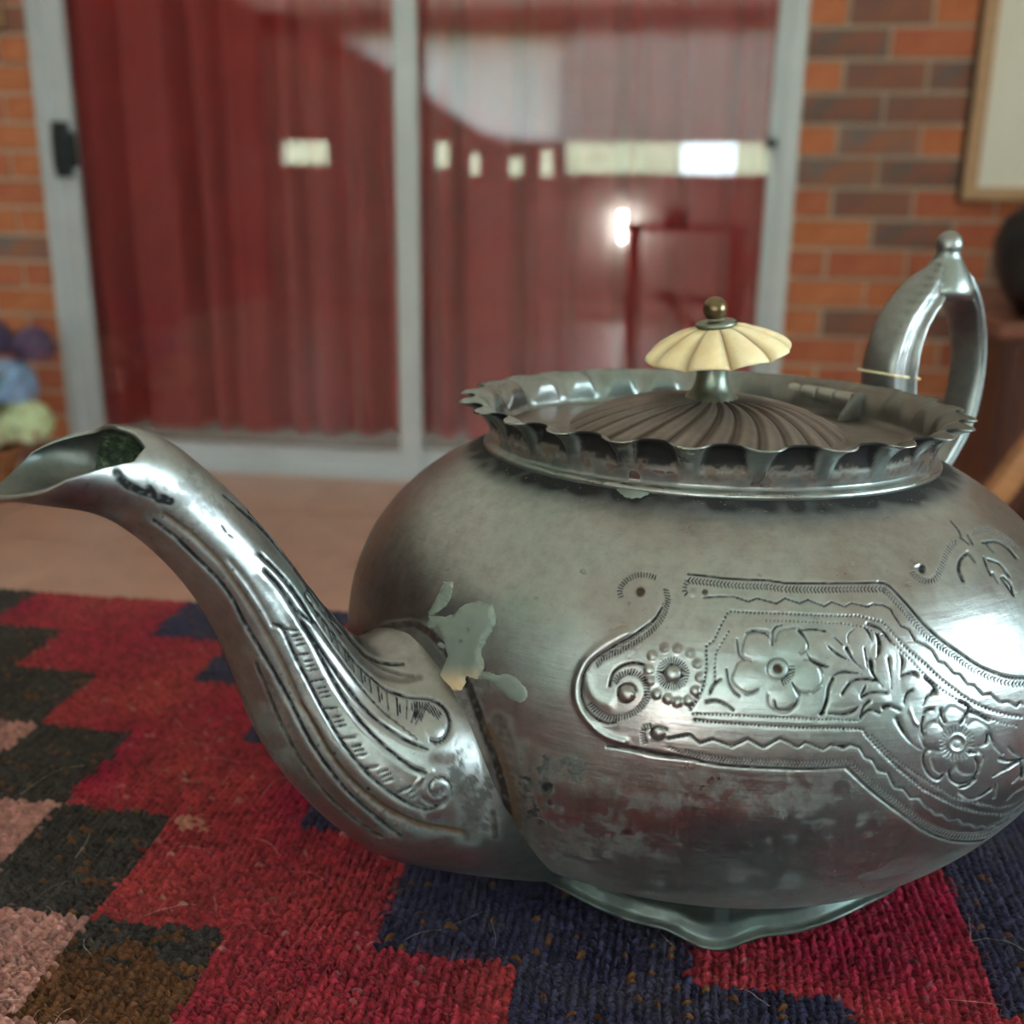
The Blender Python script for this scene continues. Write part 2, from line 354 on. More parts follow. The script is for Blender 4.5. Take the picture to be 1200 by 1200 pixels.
# ------------------------------------------------------------------ the teapot: shared geometry
# Teapot axes: x/y as seen by the camera (before the room's yaw), origin under the pot's centre on the rug.
TC = np.array([0.0430, 0.2345, 0.0])
POT = empty('teapot', tuple(RW @ TC + np.array([0, 0, T])), 'tarnished engraved silver teapot with frilled rim and ivory knob on the woven rug', 'teapot', YAW)
AL, KO = -0.265, 0.8311                     # turn and flatness of the oval body
def oval(r, th, z):
    x, y = r*np.cos(th), KO*r*np.sin(th); c, s = math.cos(AL), math.sin(AL)
    return np.stack(np.broadcast_arrays(x*c-y*s, x*s+y*c, z), -1)
def draw_xy(P):
    """where a teapot point falls on the drawing the ornament was traced from"""
    Q = np.asarray(P)+TC-np.array([0, 0, CAM_H]); d = Q[..., 1]*cp-Q[..., 2]*sp
    y = (Q[..., 1]*sp+Q[..., 2]*cp)/d; x = Q[..., 0]/d
    return np.stack([600+F_PX*(x*cr+y*sr), 600-F_PX*(-x*sr+y*cr)], -1)
def draw_ray(px, py):
    X, Y = (px-600)/F_PX, (600-py)/F_PX; x, y = X*cr-Y*sr, X*sr+Y*cr
    return np.array([x, cp+sp*y, -sp+cp*y])
def on_plane(px, py, az, off=0.0):
    """(s, z) of a drawing point on the upright plane through the pot's axis at azimuth az, shifted sideways by off"""
    u = np.array([math.cos(az), math.sin(az)]); n = np.array([-u[1], u[0]]); c = TC[:2]+n*off
    d = draw_ray(px, py); t = (c@n)/(d[:2]@n); P = np.array([0, 0, CAM_H])+t*d
    return float((P[:2]-c)@u), float(P[2])

class Relief:
    DEPTH, RIDGE = .72, 1.0
    """chased ornament: strokes in drawing units -> height (m), tarnish 0..1, brown 0..1"""
    def __init__(s): s.st = []
    def line(s, pts, w=1.6, d=-.25, tar=.5, brown=0, taper=0, smooth=True):
        p = np.asarray(pts, float)
        if smooth and len(p) > 2: p = catmull(p, (len(p)-1)*6+1)
        s.st.append(('l', p, w, d, tar, brown, taper)); return p
    def dots(s, pts, gap=4.2, r=1.25, d=-.16, tar=.6, off=0.0, smooth=False):
        p = np.asarray(pts, float)
        if smooth: p = catmull(p, (len(p)-1)*6+1)
        seg = np.diff(p, axis=0); ln = np.hypot(*seg.T); cum = np.r_[0, np.cumsum(ln)]
        for t in np.arange(gap/2, cum[-1], gap):
            i = min(np.searchsorted(cum, t)-1, len(seg)-1); i = max(i, 0); q = p[i]+seg[i]*(t-cum[i])/max(ln[i], 1e-6)
            nrm = np.array([seg[i][1], -seg[i][0]])/max(ln[i], 1e-6)
            s.st.append(('d', q+nrm*off, r, d, tar, 0, 0))
    def ticks(s, pts, gap=4, ln=5, slant=.6, w=.9, d=-.14, tar=.5, off=0.0, smooth=True):
        p = np.asarray(pts, float)
        if smooth and len(p) > 2: p = catmull(p, (len(p)-1)*8+1)
        seg = np.diff(p, axis=0); l = np.hypot(*seg.T); cum = np.r_[0, np.cumsum(l)]
        for t in np.arange(gap/2, cum[-1], gap):
            i = max(min(np.searchsorted(cum, t)-1, len(seg)-1), 0); tg = seg[i]/max(l[i], 1e-6); q = p[i]+tg*(t-cum[i])
            nr = np.array([tg[1], -tg[0]]); q = q+nr*off; v = nr+tg*slant; v /= np.hypot(*v)
            s.st.append(('l', np.array([q-v*ln/2, q+v*ln/2]), w, d, tar, 0, 0))
    def boss(s, c, r, d=.4, tar=0, brown=0, ry=None): s.st.append(('b', np.array(c, float), r, d, tar, brown, ry or r))
    def rays(s, c, r0, r1, n, w=.8, d=-.15, tar=.45, a0=0, a1=360):
        for a in np.radians(np.linspace(a0, a1, n, endpoint=(a1-a0) < 359)):
            v = np.array([math.cos(a), math.sin(a)]); s.st.append(('l', np.array([c+v*r0, c+v*r1]), w, d, tar, 0, 0))
    def stain(s, pts, w, tar=.6, brown=0): s.st.append(('l', np.asarray(pts, float), w, 0, tar, brown, 0))
    def field(s, PX, ok):
        h = np.zeros(len(PX)); ta = np.zeros(len(PX)); br = np.zeros(len(PX)); X, Y = PX[:, 0], PX[:, 1]
        ids = np.where(ok)[0]; order = ids[np.argsort(X[ids])]; xs = X[order]
        for kind, p, wd, d, tar, brown, ex in s.st:
            P = p.reshape(-1, 2); m = 2.6*max(wd, ex if kind == 'b' else 0)
            a, b = np.searchsorted(xs, [P[:, 0].min()-m, P[:, 0].max()+m]); sub = order[a:b]
            sub = sub[(Y[sub] > P[:, 1].min()-m) & (Y[sub] < P[:, 1].max()+m)]
            if not len(sub): continue
            Q = PX[sub]
            if kind == 'l':
                A, B = P[:-1], P[1:]; best = np.full(len(Q), 1e9); tt = np.zeros(len(Q)); ns = len(A)
                for k in range(ns):
                    ab = B[k]-A[k]; t = np.clip(((Q-A[k])@ab)/(ab@ab+1e-9), 0, 1); dd = ((A[k]+t[:, None]*ab-Q)**2).sum(1)
                    u = dd < best; best[u] = dd[u]; tt[u] = (k+t[u])/ns
                wl = wd
                if ex == 1: wl = wd*np.maximum(.25, 1-tt)          # thick start, fine end
                elif ex == 2: wl = wd*np.maximum(.25, np.sin(tt*PI)**.7)
                g = np.exp(-best/(wl**2)); amp = d*(wl/wd)*(s.DEPTH if d < 0 else s.RIDGE)
            elif kind == 'd': g = np.exp(-((Q-P[0])**2).sum(1)/wd**2); amp = d
            else:
                q2 = ((Q[:, 0]-P[0, 0])/wd)**2+((Q[:, 1]-P[0, 1])/ex)**2; g = np.clip(1-q2, 0, 1)**.9; amp = d*(.42 if wd > 11.5 else .6)
            h[sub] += amp*g*1e-3
            ta[sub] = np.maximum(ta[sub], min(1, tar*2.0)*np.clip(g*1.75-.25, 0, 1)); br[sub] = np.maximum(br[sub], brown*np.clip(g*1.3-.2, 0, 1))
        return h, ta, br
def crop(x0, y0, s): return lambda *pts: [(x0+x/s, y0+y/s) for x, y in pts]
cA, cB, cC = crop(660, 640, 4), crop(680, 660, 5.4545), crop(880, 680, 6)
cD, cE, cF = crop(1020, 720, 6.667), crop(980, 860, 5.4545), crop(1040, 600, 7.5)
cG, cH, cJ, cT = crop(300, 680, 3.528), crop(180, 580, 4.286), crop(0, 480, 4), crop(400, 400, 3)

# silver, worn and tarnished
def silver_mat(name='tarnished_silver', base=(.325, .334, .328), rough=.31, brush=1.0, dust=False):
    m, nt, b = mat(name)
    at = N(nt, 'ShaderNodeAttribute', attribute_name='tarnish'); ab = N(nt, 'ShaderNodeAttribute', attribute_name='brown')
    big = noise(nt, 38, 5, .62); fine = noise(nt, 700, 4, .6); pit = noise(nt, 420, 3, .7); scr = noise(nt, 260, 4, .6, stretch=(.12, .5, 3.0))
    c1 = ramp(nt, big, 0, [(.30, (base[0]*.80, base[1]*.70, base[2]*.70)), (.5, base), (.72, (base[0]*.78, base[1]*.92, base[2]*.88))])
    cc = mix(nt, math_(nt, 'MULTIPLY', (ramp(nt, pit, 0, [(.66, 0), (.76, 1)]), 0), .45), (c1, 0), (.10, .085, .085))
    mot = noise(nt, 330, 7, .68); cc = mix(nt, 1.0, cc, (ramp(nt, mot, 0, [(.34, .84), (.5, 1.0), (.66, 1.10)]), 0), 'MULTIPLY')
    cc = mix(nt, (at, 'Fac'), cc, (.011, .0105, .012)); cc = mix(nt, (ab, 'Fac'), cc, (.095, .052, .026))
    put(nt, cc, b.inputs['Base Color'])
    mt = math_(nt, 'SUBTRACT', .97, math_(nt, 'MULTIPLY', math_(nt, 'MAXIMUM', (at, 'Fac'), (ab, 'Fac')), .94)); put(nt, mt, b.inputs['Metallic'])
    put(nt, math_(nt, 'SUBTRACT', .5, math_(nt, 'MULTIPLY', math_(nt, 'MAXIMUM', (at, 'Fac'), (ab, 'Fac')), .42)), b.inputs['Specular IOR Level'])
    r0 = ramp(nt, big, 0, [(.3, rough-.05), (.7, rough+.09)])
    du = N(nt, 'ShaderNodeAttribute', attribute_name='dull'); rr = math_(nt, 'ADD', math_(nt, 'ADD', (r0, 0), math_(nt, 'MULTIPLY', (du, 'Fac'), .20)), math_(nt, 'MULTIPLY', (at, 'Fac'), .25)); put(nt, rr, b.inputs['Roughness'])
    hh = math_(nt, 'ADD', math_(nt, 'MULTIPLY', (fine, 0), .5), math_(nt, 'MULTIPLY', (scr, 0), brush)); bump(nt, b, hh, .2, .0004)
    if dust:
        g = N(nt, 'ShaderNodeNewGeometry'); sx = N(nt, 'ShaderNodeSeparateXYZ'); L(nt, g, 'Normal', sx, 0); dn = noise(nt, 1500, 2, .5); dn2 = noise(nt, 55, 3)
        up_ = ramp(nt, sx, 2, [(.45, 0), (.95, 1)]); sp_k = ramp(nt, dn, 0, [(.66, 0), (.72, 1)]); k = math_(nt, 'MULTIPLY', (up_, 0), (sp_k, 0)); k = math_(nt, 'MULTIPLY', k, (ramp(nt, dn2, 0, [(.4, .15), (.65, .8)]), 0))
        put(nt, mix(nt, k, cc, (.42, .38, .28)), b.inputs['Base Color']); put(nt, math_(nt, 'MULTIPLY', mt, math_(nt, 'SUBTRACT', 1.0, k)), b.inputs['Metallic'])
    return m
M_SIL = silver_mat(dust=True); M_SIL2 = silver_mat('silver_castings', (.32, .335, .33), .34, .3)

# ------------------------------------------------------------------ teapot body
A_, ZM, ZT, RT, NU, ZB, RB, NL = 0.0829, 0.0521, 0.1014, 0.0490, 2.4172, 0.0195, 0.0630, 1.6666
def body_r(z):
    z = np.asarray(z, float); Hu = (ZT-ZM)/(1-(RT/A_)**NU)**(1/NU); Hl = (ZM-ZB)/(1-(RB/A_)**NL)**(1/NL)
    return np.where(z >= ZM, A_*(1-(np.clip(z-ZM, 0, None)/Hu)**NU)**(1/NU), A_*(1-(np.clip(ZM-z, 0, None)/Hl)**NL)**(1/NL))
zz = np.linspace(ZB, ZT, 3000); rr_ = body_r(zz); arc = np.r_[0, np.cumsum(np.hypot(np.diff(zz), np.diff(rr_)))]
NV = 400; ZV = np.interp(np.linspace(0, arc[-1], NV), arc, zz)
# spacing round the pot: dense where the chasing is
tf = np.linspace(0, 2*PI, 24001); Pm = oval(body_r(.055), tf, .055); pxm = draw_xy(Pm)
nrm = np.stack([np.gradient(Pm[:, 1]), -np.gradient(Pm[:, 0])], -1); view = (Pm+TC)[:, :2]; face = (nrm*view).sum(1) < 0
TH_C = tf[face][np.argmin(abs(pxm[face, 0]-1206))]               # middle of the engraved panel
def mirror_th(t, z=.05):
    c = TH_C+.55*sstep(.0725, .0785, z); d = (t-c+PI) % (2*PI)-PI; return c-np.abs(d)
tm = mirror_th(tf) % (2*PI)
pmx = np.interp(tm, tf, pxm[:, 0]); vis = np.interp(tm, tf, face.astype(float)) > .5
rate = np.abs(np.gradient(pmx)); dens = np.full(len(tf), .016*24000/(24000)*2.0)
dens = np.where(vis & (pmx > 664), rate/1.25, np.where(vis & (pmx > 480), rate/1.6, np.where(vis, rate/3.0, dens)))
own = np.abs((tf-TH_C+PI) % (2*PI)-PI); behind = ((tf-TH_C+PI) % (2*PI)-PI) > math.radians(45)
dens = np.where(behind, .006, np.maximum(dens, .006)); cum = np.r_[0, np.cumsum(dens[:-1])]
NU_ = int(cum[-1]); THU = np.interp(np.linspace(0, cum[-1], NU_, endpoint=False), cum, tf)
tg, zg = np.meshgrid(THU, ZV); BODY = oval(body_r(zg), tg, zg)
def grid_normals(G, wrap=True):
    if wrap: du = np.roll(G, -1, 1)-np.roll(G, 1, 1)
    else: du = np.gradient(G, axis=1)
    n = np.cross(du, np.gradient(G, axis=0)); return n/(np.linalg.norm(n, axis=-1, keepdims=True)+1e-15)
BN = grid_normals(BODY)
LOOK = oval(body_r(zg), mirror_th(tg, zg), zg); BPX = draw_xy(LOOK)
dth = np.abs((tg-TH_C+PI) % (2*PI)-PI); BOK = (dth < math.radians(150)).ravel()

R = Relief()
# left scroll of the panel
R.line(cB((522, 280), (480, 350), (420, 400), (330, 465), (230, 522), (140, 577), (70, 632), (25, 702), (8, 780), (8, 850), (25, 910), (60, 960), (110, 1000), (170, 1025), (225, 1020)), 1.5, -.30, .55)
R.line(cB((300, 440), (200, 492), (110, 552), (40, 618), (-5, 700), (-25, 790), (-20, 880), (20, 965), (90, 1050), (180, 1110), (280, 1140)), 4.2, .34, 0)
R.ticks(cB((545, 160), (560, 230), (545, 300), (510, 372), (440, 445), (350, 505), (250, 560), (150, 608), (105, 650)), 3.6, 5.5, .5, 1.0, -.2, .6)
R.dots(cB((530, 250), (505, 340), (430, 410), (330, 485), (230, 545), (130, 600)), 3.6, 1.1, -.12, .5)
R.ticks(cB((262, 222), (252, 170), (290, 112), (350, 80), (420, 75), (485, 92)), 3.4, 5, 0, .9, -.2, .65)
R.boss(cB((385, 185))[0], 7, -.3, .55, .6); R.boss(cB((400, 150))[0], 13, .15)
R.ticks(cB((55, 895), (110, 950), (180, 988), (260, 988), (335, 960), (392, 910), (425, 850), (418, 780), (390, 722), (320, 695), (250, 720), (215, 772)), 3.3, 6, .2, 1.0, -.2, .5)
R.boss(cB((297, 835))[0], 11, .75); R.line(cB((240, 850), (245, 800), (285, 775), (330, 782), (355, 815)), 1.3, -.3, .6)
R.line(cB((185, 785), (210, 702), (270, 655), (340, 637), (405, 648)), 1.6, -.3, .5)
R.line(cB((40, 700), (60, 800), (110, 870), (180, 900)), 6, .2, 0)
# beaded rosette
c0 = cB((590, 705))[0]; R.boss(c0, 9, .55); R.rays(np.array(c0), 10.5, 19, 34, .8, -.18, .5); R.line([(c0[0]+10*math.cos(a), c0[1]+10*math.sin(a)) for a in np.linspace(0, 2*PI, 20)], 1, -.2, .4)
for i, q in enumerate(cB((540, 540), (622, 545), (705, 578), (747, 642), (767, 732), (735, 818), (692, 878), (622, 888), (560, 866), (490, 837), (443, 752), (438, 682), (460, 592))):
    R.boss(q, 6.6, .5, .12 if i in (2, 3, 4) else 0, .55 if i in (0, 1) else 0)
q = cB((500, 1085))[0]; R.boss(q, 9, .4); R.line(cB((450, 1100), (460, 1060), (500, 1045), (550, 1065)), 1.2, -.25, .5); R.ticks(cB((455, 1040), (405, 1060), (400, 1110), (415, 1165)), 3.2, 5, 0, .9, -.18, .5)
# frame: outer lines
top_o = cB((690, 68), (760, 76), (920, 95), (1060, 105), (1200, 108))+[(920, 683), (973, 683.5), (1030, 682.5)]
top_d = [(1030, 682.5), (1042, 686), (1063, 708), (1081, 729), (1101, 748), (1125, 765), (1147, 780), (1170, 790), (1185, 794), (1202, 795)]
R.line(top_o, 1.5, -.26, .5, .1, smooth=False); R.line(top_d, 1.7, -.32, .6)
R.ticks(top_o, 4.2, 3.2, .8, .9, -.14, .45, -5.5, False); R.ticks(top_o, 4.2, 3.2, -.8, .9, -.14, .5, -9.5, False)
R.ticks(top_d, 4, 3.2, .8, .9, -.14, .45, -5.5); R.ticks(top_d, 4, 3.2, -.8, .9, -.14, .4, -9)
R.ticks(cB((690, 105), (668, 150), (672, 190), (690, 205)), 4, 4, 0, 1, -.16, .5); R.boss(cB((720, 188))[0], 5.5, .4, 0, .25); R.boss(cB((798, 188))[0], 4.6, .3, .55, .5)
zig_t = [(825, 700), (843, 699), (860, 699), (877, 705), (887, 701), (910, 707), (920, 701), (937, 707), (947, 702.5), (966, 710.5), (975, 705), (990, 711), (998, 706.5), (1017, 711), (1023, 708), (1035, 709), (1044, 714)]+cD((180, 0), (240, 90), (300, 115), (350, 205), (420, 235), (480, 277), (530, 365), (580, 380), (650, 460), (700, 470), (762, 552), (808, 553), (880, 632), (940, 623), (1012, 692), (1080, 684), (1145, 720), (1168, 690), (1200, 702))
R.line(zig_t, 1.25, -.26, .5, smooth=False)
# beaded inner rows
in_t = [(854, 716), (885, 718), (920, 719), (960, 721), (1007, 722)]+cD((100, 60), (170, 140), (230, 210), (290, 270), (350, 325), (420, 382), (500, 460), (570, 522), (650, 582), (720, 640), (800, 690), (880, 727), (960, 757), (1060, 782), (1200, 806))
R.dots(in_t, 4.7, 1.5, -.26, .8)
R.dots([(896, 727), (930, 728), (990, 731), (1012, 735)]+cD((130, 180), (200, 252), (300, 345), (390, 442), (480, 532), (560, 592), (620, 632), (690, 682), (800, 752), (880, 792), (1000, 842), (1150, 872)), 4.6, 1.15, -.16, .5)
R.dots(cA((775, 305), (740, 370), (708, 440), (672, 468), (671, 500), (672, 560), (665, 612), (655, 665), (632, 712), (590, 775)), 5.2, 1.6, -.26, .85)
R.dots(cA((782, 390), (716, 500), (710, 560), (712, 605), (712, 635), (690, 690)), 5.2, 1.35, -.2, .6)
R.dots(cA((600, 788), (720, 790), (850, 797), (1000, 805), (1200, 812))+cC((700, 985), (765, 985)), 4.6, 1.25, -.2, .45)
in_b = cA((610, 815), (700, 826), (900, 840), (1080, 850))+cC((390, 1040), (600, 1043), (785, 1048))+cE((190, 10), (300, 125), (400, 225), (490, 296), (555, 352), (640, 397), (760, 460), (860, 490), (960, 510), (1060, 515), (1130, 497), (1200, 452))
R.dots(in_b, 4.7, 1.45, -.26, .75)
R.dots(cE((215, 5), (265, 55), (350, 142), (450, 217), (560, 287), (650, 342), (760, 412), (870, 437), (950, 460), (1030, 475), (1120, 457), (1200, 422)), 4.4, 1.1, -.16, .5)
zig_b = cA((490, 905), (590, 885), (640, 925), (700, 905), (790, 940), (865, 905), (940, 945), (1010, 905))+cC((205, 1112), (330, 1172), (380, 1140), (510, 1190), (560, 1155), (650, 1175), (690, 1155))+cE((0, 75), (45, 95), (90, 70), (150, 88), (185, 150), (230, 165), (270, 235), (330, 250), (375, 345), (430, 350), (475, 410), (530, 405), (580, 475), (610, 480), (635, 515), (680, 510), (715, 550), (780, 540), (815, 580), (855, 575), (890, 602), (940, 585), (960, 600), (1010, 575), (1030, 590), (1090, 560))
R.line(zig_b, 1.25, -.27, .55, smooth=False)
bot1 = [(711, 875), (740, 878), (770, 884), (800, 888), (833, 895), (867, 898.5), (933, 901.5), (993, 900)]
bot2 = cE((70, 225), (90, 242), (200, 345), (330, 450), (450, 540), (570, 625), (680, 670), (780, 690), (900, 690), (1000, 665), (1080, 612), (1200, 508))
R.line(bot1, 1.5, -.28, .55); R.line(bot1[:5], 2.6, -.45, .95, .1, 2); R.line(bot2, 1.7, -.36, .65)

R.ticks([(780, 880)]+bot1[3:], 4, 3, .8, .9, -.15, .55, 5, False); R.ticks(bot1[3:], 4, 3, -.8, .9, -.15, .5, 8.5, False)
R.ticks(bot2, 4, 3.2, .8, 1, -.16, .55, 5.5); R.ticks(bot2, 4, 3.2, -.8, 1, -.16, .5, 9.5)
# first flower
f1 = np.array(cA((1005, 575))[0])
for a, rr, sz in ((-130, 33, 21), (-62, 33, 20), (15, 33, 21), (80, 34, 19), (165, 34, 21)):
    v = np.array([math.cos(math.radians(a)), math.sin(math.radians(a))]); R.boss(f1+v*rr, sz, .42, 0, 0, sz*.9)

def petal_rim(c, ang, rr, sz, d, tar):
    v = np.array([math.cos(math.radians(ang)), math.sin(math.radians(ang))]); a0 = math.radians(ang)
    R.line([c+v*rr+sz*np.array([math.cos(a0+t), math.sin(a0+t)])*(1+.05*math.cos(5*t)) for t in np.linspace(-1.9, 1.9, 16)], 1.5, d, tar)
for a, rr, sz in ((-130, 33, 20), (-62, 33, 19), (15, 33, 20), (80, 34, 18), (165, 34, 20)): petal_rim(f1, a, rr, sz, -.17, .22)
R.boss(f1, 13, .25); R.boss(f1, 7.5, -.55, .5, .5); R.line([f1+12.5*np.array([math.cos(a), math.sin(a)]) for a in np.linspace(0, 2*PI, 24)], 1.3, -.2, .3)
R.rays(f1, 14, 20, 9, .9, -.16, .5, -10, 70)
for l in (cC((0, 360), (80, 370), (130, 402), (150, 455)), cC((150, 445), (150, 370), (175, 330), (215, 315)), cC((290, 722), (310, 760), (345, 810)), cC((165, 850), (185, 905), (260, 915), (310, 880), (325, 840)), cB((935, 680), (950, 760), (985, 820), (1020, 850)), cB((1060, 445), (1120, 430), (1180, 440)), cB((1000, 490), (1015, 580), (1050, 620)), cB((800, 890), (870, 880), (930, 905), (980, 940)), cB((830, 820), (860, 770), (900, 740))):
    R.line(l, 1.4, -.26, .4)
# leaves between the flowers
for c, r, ry, d in ((cC((450, 480))[0], 17, 15, .30), (cC((770, 420))[0], 17, 20, .28), (cC((640, 800))[0], 19, 16, .30), (cC((900, 820))[0], 14, 12, .25), (cD((100, 350))[0], 15, 24, .25), (cD((350, 560))[0], 17, 16, .28), (cD((60, 660))[0], 16, 12, .2)):
    R.boss(c, r, d, 0, 0, ry)
for l, wd, d, ta, tp in ((cC((340, 352), (390, 420), (410, 490)), 2.4, -.45, .75, 1), (cC((345, 355), (430, 345), (525, 358)), 1.4, -.25, .45, 0), (cC((385, 500), (430, 570), (520, 605), (548, 605)), 2.2, -.4, .7, 2), (cC((470, 590), (490, 620), (505, 645)), 1.2, -.2, .4, 0),
        (cC((525, 445), (600, 512), (690, 562)), 2.0, -.38, .7, 2), (cC((675, 478), (720, 560), (788, 625)), 2.8, -.5, .9, 1), (cC((685, 440), (682, 390), (720, 345)), 1.3, -.2, .35, 0), (cC((785, 318), (830, 370), (845, 420)), 1.8, -.35, .6, 2), (cC((825, 308), (900, 340), (962, 392)), 2.2, -.42, .75, 1),
        (cC((870, 350), (907, 420), (902, 500), (880, 552)), 2.1, -.38, .65, 2), (cC((798, 480), (815, 560), (822, 605)), 1.4, -.25, .5, 0), (cC((848, 575), (862, 650), (928, 752)), 2.7, -.5, .85, 1), (cC((575, 672), (650, 645), (780, 660)), 2.0, -.32, .5, 2), (cC((640, 802), (700, 722), (780, 695), (885, 706)), 1.8, -.38, .7, 0),
        (cC((577, 690), (545, 760), (532, 850), (498, 942)), 2.2, -.42, .6, 0), (cC((490, 942), (510, 932)), 2.4, -.4, .9, 0), (cC((540, 935), (640, 946), (720, 922), (757, 884)), 2.2, -.42, .7, 2), (cC((808, 745), (778, 805)), 1.6, -.32, .7, 0), (cC((778, 822), (850, 790), (955, 792)), 1.7, -.35, .6, 0),
        (cC((835, 848), (790, 900), (772, 972)), 1.7, -.36, .75, 0), (cC((770, 962), (830, 915), (905, 930)), 1.9, -.32, .5, 0), (cC((588, 400), (640, 452)), 1.4, -.22, .4, 0), (cC((348, 512), (382, 490)), 1.4, .2, 0, 0), (cC((430, 782), (490, 740)), 1.5, .25, 0, 0), (cC((928, 892), (962, 884)), 1.7, -.35, .7, 0),
        (cD((0, 78), (90, 122), (160, 212)), 1.8, -.38, .65, 0), (cD((28, 120), (66, 205), (50, 322)), 1.9, -.36, .6, 2), (cD((0, 370), (20, 470), (97, 565)), 2.4, -.42, .7, 1), (cD((143, 348), (155, 450), (168, 585)), 2.1, -.42, .75, 1), (cD((225, 298), (252, 362), (235, 465)), 1.9, -.36, .6, 2),
        (cD((240, 482), (320, 458), (362, 470)), 1.5, -.3, .6, 0), (cD((340, 462), (364, 474)), 2.0, -.3, .8, 0), (cD((425, 495), (490, 560), (512, 608)), 1.6, -.35, .55, 0), (cD((505, 612), (440, 650), (410, 710), (340, 722)), 1.7, -.34, .55, 1), (cD((492, 605), (512, 612)), 2.4, -.4, .95, 0), (cD((325, 595), (285, 622), (265, 692)), 1.5, -.3, .5, 0),
        (cD((100, 737), (150, 715), (228, 748)), 1.6, -.34, .65, 0), (cD((210, 818), (260, 920), (320, 1000), (405, 1062)), 3.0, -.5, .85, 1), (cD((310, 750), (340, 830), (372, 865)), 1.4, .2, 0, 0), (cD((940, 940), (970, 1020), (1032, 1092)), 1.5, -.3, .45, 0), (cD((1080, 1040), (1130, 1092), (1192, 1122)), 1.5, -.28, .45, 0),
        (cD((1008, 1130), (1080, 1150), (1165, 1140)), 1.8, -.36, .7, 1), (cD((1200, 1130), (1130, 1160), (1080, 1200)), 1.5, -.3, .5, 0), (cE((790, 346), (840, 330), (892, 288)), 1.6, -.32, .6, 0), (cE((788, 374), (850, 415), (920, 400), (990, 350)), 1.7, -.34, .6, 0), (cE((1000, 272), (1100, 215), (1182, 170)), 1.4, -.28, .5, 0),
        (cE((1022, 320), (1015, 370), (1010, 405)), 1.8, -.34, .6, 0), (cE((915, 438), (960, 455), (1005, 466)), 1.9, -.32, .6, 1), (cE((1045, 160), (1100, 172), (1190, 165)), 1.5, -.3, .5, 0), (cE((1188, 180), (1190, 275)), 2.4, -.4, .85, 0), (cE((1130, 312), (1200, 240)), 1.3, -.22, .4, 0), (cE((1100, 420), (1150, 370), (1190, 350)), 1.2, -.2, .35, 0)):
    R.line(l, wd, d, ta, 0, tp)
# second flower
f2 = np.array(cD((675, 1005))[0])
for a, rr, sz in ((-100, 26, 17), (-25, 25, 16), (55, 25, 17), (125, 25, 16), (195, 27, 17)):
    v = np.array([math.cos(math.radians(a)), math.sin(math.radians(a))]); R.boss(f2+v*rr, sz, .34)
for a, rr, sz in ((-100, 26, 16), (-25, 25, 15), (55, 25, 16), (125, 25, 15), (195, 27, 16)): petal_rim(f2, a, rr, sz, -.17, .25)
R.boss(f2, 9, -.38, .1); R.boss(f2+[1, 1], 5, .3); R.line([f2+9.5*np.array([math.cos(a), math.sin(a)]) for a in np.linspace(0, 2*PI, 24)], 1.5, .18, 0)
R.rays(f2, 12, 20, 26, .8, -.17, .4)
for l in (cD((550, 745), (560, 800), (578, 842)), cD((700, 850), (740, 800), (768, 745)), cD((700, 682), (750, 705), (772, 730)), cD((775, 760), (850, 790), (925, 832)), cD((910, 940), (912, 975), (903, 1010)), cD((415, 800), (403, 880), (415, 950)), cD((820, 1120), (840, 1160), (840, 1200)), cD((420, 772), (450, 745), (490, 740)), cD((770, 1075), (830, 1082)),
        cE((572, 108), (556, 165), (575, 230), (610, 275), (652, 290), (685, 262)), cE((725, 228), (728, 280), (765, 312), (810, 318), (880, 282), (910, 210), (890, 158))):
    R.line(l, 1.7, -.34, .5)
# sprig above the panel
R.ticks(cF((215, 520), (250, 562), (310, 597), (380, 602), (440, 560), (480, 470), (520, 370), (560, 290), (605, 262)), 3.2, 6, .3, .9, -.16, .4)
R.boss(cF((308, 498))[0], 6, -.3, .45, 0, 7.5); R.line(cF((235, 470), (275, 452)), 1.6, .25, 0)
R.ticks(cF((750, 175), (850, 152), (960, 185), (1080, 262), (1130, 310)), 3, 5, .4, .9, -.14, .3)
for l, wd, d, ta in ((cF((560, 80), (620, 150), (650, 212)), 1.4, -.2, .4), (cF((640, 220), (720, 282)), 1.2, -.2, .4), (cF((708, 200), (752, 282)), 1.5, -.25, .45), (cF((840, 268), (950, 258), (1050, 310), (1132, 402)), 1.8, -.32, .5), (cF((705, 358), (645, 420), (630, 510), (668, 602)), 2.4, -.42, .6), (cF((720, 368), (772, 435)), 2.2, -.24, .35),
        (cF((848, 398), (880, 490), (912, 555)), 1.6, -.3, .5), (cF((888, 418), (990, 460), (1072, 562)), 1.7, -.3, .45), (cF((930, 540), (972, 612)), 1.8, -.25, .35), (cF((1000, 578), (1060, 660), (1112, 732)), 1.5, -.28, .5), (cF((1018, 568), (1080, 630), (1105, 712)), 1.5, -.28, .5), (cF((880, 288), (932, 345)), 2.2, -.22, .35)):
    R.line(l, wd, d, ta)
